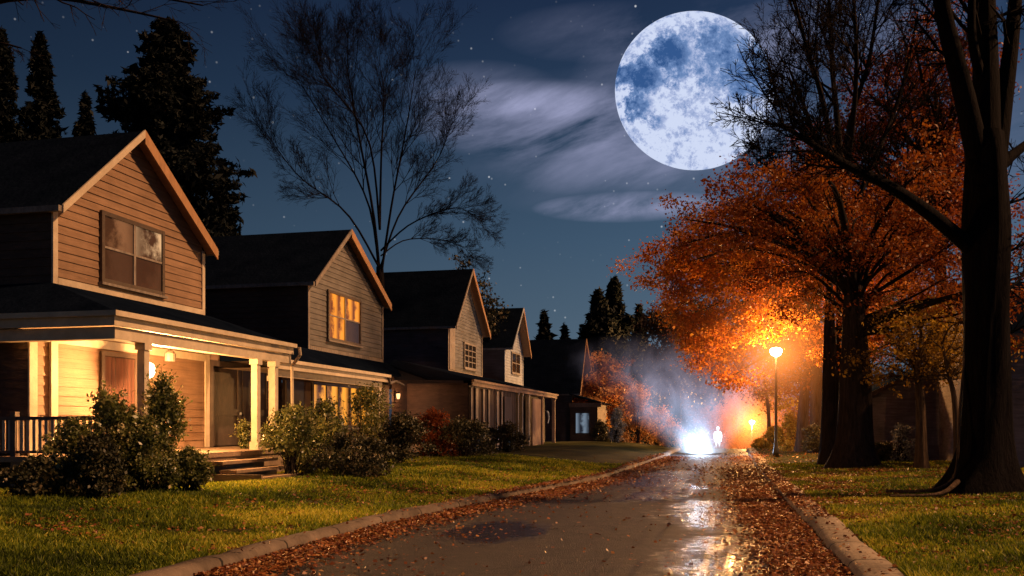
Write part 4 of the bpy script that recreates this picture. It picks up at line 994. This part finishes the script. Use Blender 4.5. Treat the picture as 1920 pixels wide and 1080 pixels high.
# ================================================================== GHOSTLY FIGURE
def skin_mesh(verts, edges, radii, name):
    me = bpy.data.meshes.new(name); me.from_pydata([tuple(v) for v in verts], edges, []); o = bpy.data.objects.new(name, me); COL.objects.link(o)
    s = o.modifiers.new('s', 'SKIN'); s.use_smooth_shade = True
    for i, r in enumerate(radii):
        sv = me.skin_vertices[0].data[i]; sv.radius = (r, r) if not isinstance(r, tuple) else r; sv.use_root = (i == 0)
    sb = o.modifiers.new('b', 'SUBSURF'); sb.levels = 2; sb.render_levels = 2
    dg = bpy.context.evaluated_depsgraph_get(); dg.update(); ev = o.evaluated_get(dg); m2 = bpy.data.meshes.new_from_object(ev)
    bpy.data.objects.remove(o); return m2
gp = P(1346, HOR, 56); gb = np.array([gp[0], gp[1], 0.03])
person = thing('person', 'glowing white ghostly figure standing on the wet road with arms hanging', 'person', gb)
person.rotation_euler = (0,0,0)
S = 1.50/1.75
v = []; e = []; r = []
def A(x, y, z, rad, par=None):
    v.append((x*S,y*S,z*S)); r.append(tuple(q*S for q in rad) if isinstance(rad, tuple) else rad*S)
    if par is not None: e.append((par, len(v)-1))
    return len(v)-1
pel = A(0,0,.95,(.155,.11)); wst = A(0,.01,1.10,(.14,.10),pel); ch = A(0,.0,1.30,(.165,.115),wst); nk0 = A(0,.01,1.455,(.085,.075),ch); nk = A(0,0,1.52,.055,nk0)
hd1 = A(0,-.012,1.585,(.070,.085),nk); hd2 = A(0,-.012,1.665,(.076,.095),hd1); A(0,-.005,1.73,(.055,.07),hd2)
for s in (-1,1):
    shd = A(s*.18,.01,1.41,.062,ch); el = A(s*.262,.02,1.14,.046,shd); wr = A(s*.255,-.03,.90,.033,el); pa = A(s*.247,-.045,.83,(.042,.026),wr)
    for k,(dx,dy,L) in enumerate([(-.028,0,.075),(-.010,0,.088),(.010,0,.082),(.027,0,.065)]):
        f1 = A(s*.245+dx,-.052,.785,.0105,pa); A(s*.245+dx*1.1,-.062,.785-L,.008,f1)
    th = A(s*.215,-.07,.81,.011,pa); A(s*.208,-.085,.765,.009,th)
    hp = A(s*.095,0,.90,(.095,.10),pel); kn = A(s*.11,-.01,.50,.062,hp); an = A(s*.115,.02,.10,.043,kn); A(s*.125,-.14,.03,(.045,.03),an)
body = link('body', skin_mesh(v, e, r, 'body'), M['ghost'], person)
sh_ = MB()                                           # loose shirt
for (z0, w0, d0), (z1, w1, d1) in zip([(.84,.175,.14),(.95,.165,.135),(1.1,.155,.13),(1.3,.19,.14),(1.42,.19,.12),(1.48,.10,.09)], [(.95,.165,.135),(1.1,.155,.13),(1.3,.19,.14),(1.42,.19,.12),(1.48,.10,.09),(1.50,.07,.07)]):
    n = 20
    for k in range(n):
        a, b2 = 2*PI*k/n, 2*PI*(k+1)/n
        pt = lambda w,d,a,z: (gb[0]+w*math.cos(a)*S, gb[1]+d*math.sin(a)*S, gb[2]+z*S)
        sh_.quad(pt(w0,d0,a,z0), pt(w0,d0,b2,z0), pt(w1,d1,b2,z1), pt(w1,d1,a,z1))
for s in (-1,1): sh_.tube([gb+np.array(q)*S for q in ((s*.15,.01,1.44),(s*.205,.012,1.36),(s*.262,.02,1.14),(s*.256,-.02,.96))], [.06*S,.075*S,.06*S,.05*S], 12)
obj('shirt', sh_, M['ghost'], person, smooth=True)
hr_ = MB()
for k in range(46):
    a = k*2.4; f = (k/46)**.5; cx, cy = .075*f*math.cos(a), .09*f*math.sin(a)-.01
    z = 1.70+.05*(1-f*f); q = gb+np.array([cx,cy,z])*S
    hr_.tube([q, q+np.array([cx*.35,cy*.35,.05])*S, q+np.array([cx*.6,cy*.6,.075])*S], [.02,.014,.003], 5)
obj('hair', hr_, M['ghost'], person)
fc = MB()
for s in (-1,1): fc.lathe(gb[0]+s*.03*S, gb[1]-.095*S, [(.004,gb[2]+1.648*S),(.011,gb[2]+1.655*S),(.004,gb[2]+1.662*S)], 8)
fc.add([gb+np.array(q)*S for q in ((-.014,-.10,1.62),(.014,-.10,1.62),(0,-.125,1.622),(0,-.10,1.655))], [(0,1,2),(0,2,3),(1,3,2)])
fc.box(gb[0]-.024*S, gb[0]+.024*S, gb[1]-.104*S, gb[1]-.09*S, gb[2]+1.588*S, gb[2]+1.597*S)
for s in (-1,1): fc.lathe(gb[0]+s*.082*S, gb[1], [(.006,gb[2]+1.63*S),(.016,gb[2]+1.65*S),(.008,gb[2]+1.675*S)], 8)
obj('face', fc, emit('ghost_face', (.80,.88,1.0), 4.5), person)

# ================================================================== MOON
mc = P(1302, 170, 900); R = 149/F*900
m, nt, out = mat('moon'); Lk = nt.links.new
tc = N(nt, 'ShaderNodeTexCoord'); ob = tc.outputs['Object']
sc1 = N(nt, 'ShaderNodeVectorMath', operation='SCALE'); Lk(ob, sc1.inputs[0]); sc1.inputs['Scale'].default_value = 1/R
uv = sc1.outputs[0]
n1 = N(nt, 'ShaderNodeTexNoise', Scale=2.3, Detail=8.0, Roughness=.62, Distortion=.3); Lk(uv, n1.inputs['Vector'])
n2 = N(nt, 'ShaderNodeTexNoise', Scale=9, Detail=8.0, Roughness=.75); Lk(uv, n2.inputs['Vector'])
wr = N(nt, 'ShaderNodeVectorMath', operation='MULTIPLY_ADD'); Lk(n2.outputs['Color'], wr.inputs[0]); wr.inputs[1].default_value = (.34,.34,.34); Lk(uv, wr.inputs[2])
tot = None
for (cx, cy, rr, am) in [(-.32,.38,.23,1.0),(-.64,.12,.20,1.0),(-.30,.10,.16,.7),(-.72,-.22,.15,.8),(-.86,.18,.14,.8),(.05,.28,.22,.45),(.25,.48,.30,.55),(.15,.05,.2,.35),(-.12,.60,.16,.4),(-.50,-.40,.12,.4),(.62,.2,.35,.6),(.1,-.3,.3,.12)]:
    d = N(nt, 'ShaderNodeVectorMath', operation='DISTANCE'); Lk(wr.outputs[0], d.inputs[0]); d.inputs[1].default_value = (cx+.17, .12, cy+.17)
    # depth axis is flattened, so distance in the disc plane is what counts
    f = math_n(nt, 'MULTIPLY', math_n(nt, 'SUBTRACT', 1.0, math_n(nt, 'DIVIDE', d.outputs['Value'], rr*1.5), clamp=True), am*2.0)
    f = math_n(nt, 'MINIMUM', f, am)
    tot = f if tot is None else math_n(nt, 'MAXIMUM', tot, f)
fac = math_n(nt, 'ADD', math_n(nt, 'MULTIPLY', tot, .80), math_n(nt, 'MULTIPLY', math_n(nt, 'SUBTRACT', n2.outputs['Fac'], .5), 1.6))
fac = math_n(nt, 'ADD', fac, math_n(nt, 'MULTIPLY', math_n(nt, 'SUBTRACT', n1.outputs['Fac'], .5), .55), clamp=False)
cr = ramp(nt, [(-.0,(.66,.74,.96)),(.12,(.44,.52,.78)),(.36,(.16,.27,.53)),(.75,(.035,.10,.28))]); Lk(fac, cr.inputs[0])
em = N(nt, 'ShaderNodeEmission', Strength=.95); Lk(cr.outputs[0], em.inputs[0]); Lk(em.outputs[0], out.inputs[0])
import bmesh
bm = bmesh.new(); bmesh.ops.create_uvsphere(bm, u_segments=96, v_segments=48, radius=R)
for q in bm.verts: q.co.y *= .2
me = bpy.data.meshes.new('moon'); bm.to_mesh(me); bm.free(); me.polygons.foreach_set('use_smooth', [True]*len(me.polygons))
moon = link('moon', me, m, None, tuple(mc)); moon.rotation_euler = (0,0,TH); tag(moon, 'huge full moon with blue grey seas above the street', 'moon')

# ================================================================== GRASS AND FALLEN LEAVES
rn = np.random.default_rng(17)
def scatter(n, f):
    """n points by rejection over the lawns"""
    xs = []; ys = []
    got = 0
    while got < n:
        D = 7.5+28*rn.random(n)**1.5; u = rn.uniform(-60, 1980, n); L_ = (u-960)/F*D
        x = FW[0]*D+RT[0]*L_; y = FW[1]*D+RT[1]*L_; k = f(x,y); xs.append(x[k]); ys.append(y[k]); got += k.sum()
    return np.concatenate(xs)[:n], np.concatenate(ys)[:n]
ok = lambda x,y: (((x < xl(y)-.30) & (x > -13.5) & ~((x < -11.2)&(y > 15)) & ~((x < -9.8)&(y>17.9)&(y<20.8))) | ((x > xr(y)+.47) & (x < 16))) & (y > 3) & (y < 40)
n = 330000
x, y = scatter(n, ok); bare = np.sin(x*1.9+1.7*np.sin(y*.8))*np.sin(y*1.4+np.sin(x*2.3))+.5*np.sin(x*5.1)*np.sin(y*4.3); kk = (bare < .75+.5*rn.random(n)); x = x[kk]; y = y[kk]; n = len(x); z = ground(x,y); Dd = np.hypot(x,y)
hgt = (.035+.065*rn.random(n)**2)*(1+.5*np.sin(x*2.1+np.sin(y*1.3))*np.sin(y*1.7)); wd = (.006+.0009*Dd)
a = rn.random(n)*2*PI; ln = rn.normal(0,.6,(n,2))*hgt[:,None]
ca, sa = np.cos(a)*wd, np.sin(a)*wd
V = np.stack([np.stack([x-ca,y-sa,z-.01],1), np.stack([x+ca,y+sa,z-.01],1), np.stack([x+ln[:,0],y+ln[:,1],z+hgt],1)],1).reshape(-1,3)
pat = .5+.25*np.sin(x*.9+1.3*np.sin(y*.6))+.2*np.sin(y*1.7-x*.4)+.22*np.sin(x*2.7+2*np.sin(y*1.9))*np.sin(y*2.3)  # patchy grass tone, with lawn shade put into the blade colour too
gr = link('grass', np_mesh('grass', V, np.arange(3*n).reshape(n,3), np.repeat(np.clip(.48+.75*(pat-.5)+rn.normal(0,.24,n),0,1),3)), M['grass_blade'])
tag(gr, 'short yellow green grass on both lawns', 'grass', kind='stuff')

P_ = []
def litter(n, yr, side, mu, sd):
    y = rn.uniform(*yr, n) if yr[0] < yr[1] else None
    y = yr[0]+(yr[1]-yr[0])*rn.random(n)**1.6
    off = rn.normal(mu, sd, n)
    x = xl(y)+off if side < 0 else xr(y)+off
    if mu < 0 and side > 0 or mu > 0 and side < 0:      # the kerb holds the drift back close by
        over = (x > xr(y)-.02) | (x < xl(y)+.02); keep = ~over | (y > 17+5*rn.random(n)); x = x[keep]; y = y[keep]; n = len(x)
    z = np.where((x > xl(y)+.02) & (x < xr(y)-.02), drop(y)+.018, np.where((x < xl(y)-.4)|(x > xr(y)+.4), ground(x,y)+.03, drop(y)+.155))
    z = z+rn.random(n)**2*.035
    P_.append(np.stack([x,y,z],1))
litter(14000, (9,26), -1, .30, .30); litter(6000, (20,48), -1, .35, .4); litter(500, (9,24), -1, 1.1, .6)
litter(30000, (8,24), 1, -.35, .34); litter(9000, (16,36), 1, -.4, .42); litter(3500, (24,50), 1, -.3, .6); litter(350,(8,24),1,-1.3,.6)
litter(4200, (16,34), 1, .9, .7); litter(7500, (10,34), 1, 3.2, 1.9); litter(3200, (10,30), -1, -2.4, 1.9); litter(900,(9,40),-1,2.2,1.4); litter(1500,(26,60),1,1.5,2)
for cx, cy, sx_, sy_, n in ((5.0,31.0,3.2,1.6,4200),(6.0,21.5,2.4,1.6,1500),(-6.4,18.5,.9,1.6,700),(2.6,25,.7,3.0,1800)):      # leaves gathered under the trees and by the steps
    x = rn.normal(cx,sx_,n); y = rn.normal(cy,sy_,n); P_.append(np.stack([x,y,np.where((x<xl(y)-.4)|(x>xr(y)+.4), ground(x,y)+.03, drop(y)+.16)+.03*rn.random(n)],1))
C = np.concatenate(P_); k = C[:,0] > -9.6; C = C[k]
sz = .042+.0013*np.hypot(C[:,0],C[:,1])
lt = leaf_cloud('fallen_leaves', C, 1.0, M['litter'], seed=18, aspect=.75, flat=.72, sizevar=0)
me = lt.data; co = np.empty(len(me.vertices)*3, np.float32); me.vertices.foreach_get('co', co); co = co.reshape(-1,4,3)
ctr = C[:,None,:]; co = ctr+(co-ctr)*(sz*np.clip(rn.normal(1,.25,len(C)),.5,1.6))[:,None,None]; co[:,:,2] = np.maximum(co[:,:,2], C[:,None,2]-.012)
me.vertices.foreach_set('co', co.astype(np.float32).ravel()); me.update()
tag(lt, 'fallen orange and brown leaves along both road edges', 'fallen leaves', kind='stuff')

# ================================================================== WORLD
wd = bpy.data.worlds.new('World'); sc.world = wd; wd.use_nodes = True; nt = wd.node_tree; nt.nodes.clear(); L = nt.links.new
out = nt.nodes.new('ShaderNodeOutputWorld'); bgk = N(nt, 'ShaderNodeBackground', Strength=1.0); L(bgk.outputs[0], out.inputs[0])
tc = N(nt, 'ShaderNodeTexCoord'); dirv = tc.outputs['Generated']; sx = N(nt, 'ShaderNodeSeparateXYZ'); L(dirv, sx.inputs[0])
az = math_n(nt, 'ARCTAN2', sx.outputs[0], sx.outputs[1]); el = math_n(nt, 'ARCSINE', sx.outputs[2])
base = ramp(nt, [(0,(.016,.03,.05)),(.06,(.080,.130,.185)),(.13,(.050,.095,.158)),(.22,(.022,.048,.10)),(.31,(.010,.021,.058)),(.45,(.006,.011,.034))])
L(math_n(nt, 'DIVIDE', el, PI/2), base.inputs[0])
# darker toward the left of the street
dk = N(nt, 'ShaderNodeMapRange'); L(az, dk.inputs[0]); dk.inputs[1].default_value = -.75; dk.inputs[2].default_value = .1; dk.inputs[3].default_value = .5; dk.inputs[4].default_value = 1.12
def ang(u, v):
    d = nrm(P(u,v,1.0)-np.array([0,0,CAMZ])); return math.atan2(d[0],d[1]), math.asin(d[2])
cv = N(nt, 'ShaderNodeCombineXYZ'); L(math_n(nt,'MULTIPLY',az,4.6), cv.inputs[0]); L(math_n(nt,'ADD',math_n(nt,'MULTIPLY',el,13.0),math_n(nt,'MULTIPLY',az,-3.0)), cv.inputs[1])
cn = N(nt, 'ShaderNodeTexNoise', Scale=1.0, Detail=8.0, Roughness=.62, Distortion=.35); L(cv.outputs[0], cn.inputs['Vector'])
cfac = N(nt, 'ShaderNodeMapRange'); L(cn.outputs['Fac'], cfac.inputs[0]); cfac.inputs[1].default_value = .36; cfac.inputs[2].default_value = .72
tot = None
for (u, v, ru, rv, am) in [(1000,225,260,80,.9),(1120,300,220,70,.45),(1180,388,190,30,1.3),(1000,190,150,40,.5),(1560,60,330,110,.55),(1120,60,200,60,.22),(1330,190,300,210,.5),(1120,270,330,150,.22),(1750,300,300,260,.25),(900,170,160,60,.3)]:
    a0, e0 = ang(u,v); a1, _ = ang(u+ru,v); _, e1 = ang(u,v-rv)
    dx = math_n(nt,'DIVIDE',math_n(nt,'SUBTRACT',az,a0),a1-a0); dy = math_n(nt,'DIVIDE',math_n(nt,'SUBTRACT',el,e0),e1-e0)
    f = math_n(nt,'SUBTRACT',1.0,math_n(nt,'ADD',math_n(nt,'MULTIPLY',dx,dx),math_n(nt,'MULTIPLY',dy,dy)),clamp=True)
    f = math_n(nt,'MULTIPLY',f,am); tot = f if tot is None else math_n(nt,'ADD',tot,f)
cl = math_n(nt,'MULTIPLY',tot,cfac.outputs[0],clamp=True)
mx0 = N(nt,'ShaderNodeMix',data_type='RGBA',blend_type='MULTIPLY'); mx0.inputs[0].default_value = 1; L(base.outputs[0],mx0.inputs[6]); L(dk.outputs[0],mx0.inputs[7])
mx = N(nt,'ShaderNodeMix',data_type='RGBA'); L(cl,mx.inputs[0]); L(mx0.outputs[2],mx.inputs[6]); mx.inputs[7].default_value = (.33,.35,.54,1)
vo = N(nt,'ShaderNodeTexVoronoi',Scale=38.0); L(dirv,vo.inputs['Vector'])
vs = N(nt,'ShaderNodeSeparateXYZ'); L(vo.outputs['Color'],vs.inputs[0])
star = N(nt,'ShaderNodeMapRange'); L(vo.outputs['Distance'],star.inputs[0]); star.inputs[1].default_value = .054; star.inputs[2].default_value = .015
st = math_n(nt,'MULTIPLY',star.outputs[0],math_n(nt,'POWER',vs.outputs[0],1.3)); st = math_n(nt,'MULTIPLY',st,math_n(nt,'GREATER_THAN',vs.outputs[1],.12))
vo2 = N(nt,'ShaderNodeTexVoronoi',Scale=85.0); L(dirv,vo2.inputs['Vector']); vs2 = N(nt,'ShaderNodeSeparateXYZ'); L(vo2.outputs['Color'],vs2.inputs[0])
star2 = N(nt,'ShaderNodeMapRange'); L(vo2.outputs['Distance'],star2.inputs[0]); star2.inputs[1].default_value = .12; star2.inputs[2].default_value = .03
st = math_n(nt,'ADD',st,math_n(nt,'MULTIPLY',star2.outputs[0],math_n(nt,'MULTIPLY',math_n(nt,'POWER',vs2.outputs[0],2.5),.55)))
st = math_n(nt,'MULTIPLY',st,math_n(nt,'GREATER_THAN',el,.08)); st = math_n(nt,'MULTIPLY',st,.6)
ad = N(nt,'ShaderNodeMix',data_type='RGBA',blend_type='ADD'); ad.inputs[0].default_value = 1; L(mx.outputs[2],ad.inputs[6]); L(st,ad.inputs[7])
L(ad.outputs[2], bgk.inputs[0])

# added warm front light with no visible source, falling from the right
warm_fill = bpy.data.lights.new('warm_fill', 'SUN'); warm_fill.energy = 4.6; warm_fill.angle = math.radians(4); warm_fill.color = (1,.50,.21)
so = bpy.data.objects.new('warm_fill', warm_fill); COL.objects.link(so)
dv = Vector((-1.0, -.14, -.85)); so.rotation_euler = dv.to_track_quat('-Z','Y').to_euler()

# ================================================================== CAMERA
cam = bpy.data.cameras.new('camera'); co = bpy.data.objects.new('camera', cam); COL.objects.link(co)
co.location = (0,0,CAMZ); co.rotation_euler = (PI/2, 0, TH)
cam.sensor_width = 36; cam.lens = F/1920*36; cam.shift_y = (HOR-540)/1920; cam.clip_end = 3000; cam.clip_start = .05
sc.camera = co
sc.view_settings.view_transform = 'Standard'; sc.view_settings.look = 'None'; sc.view_settings.exposure = 0
sc.cycles.use_denoising = True
sc.cycles.max_bounces = 6; sc.cycles.transparent_max_bounces = 8; sc.cycles.sample_clamp_indirect = 3; sc.cycles.volume_bounces = 0
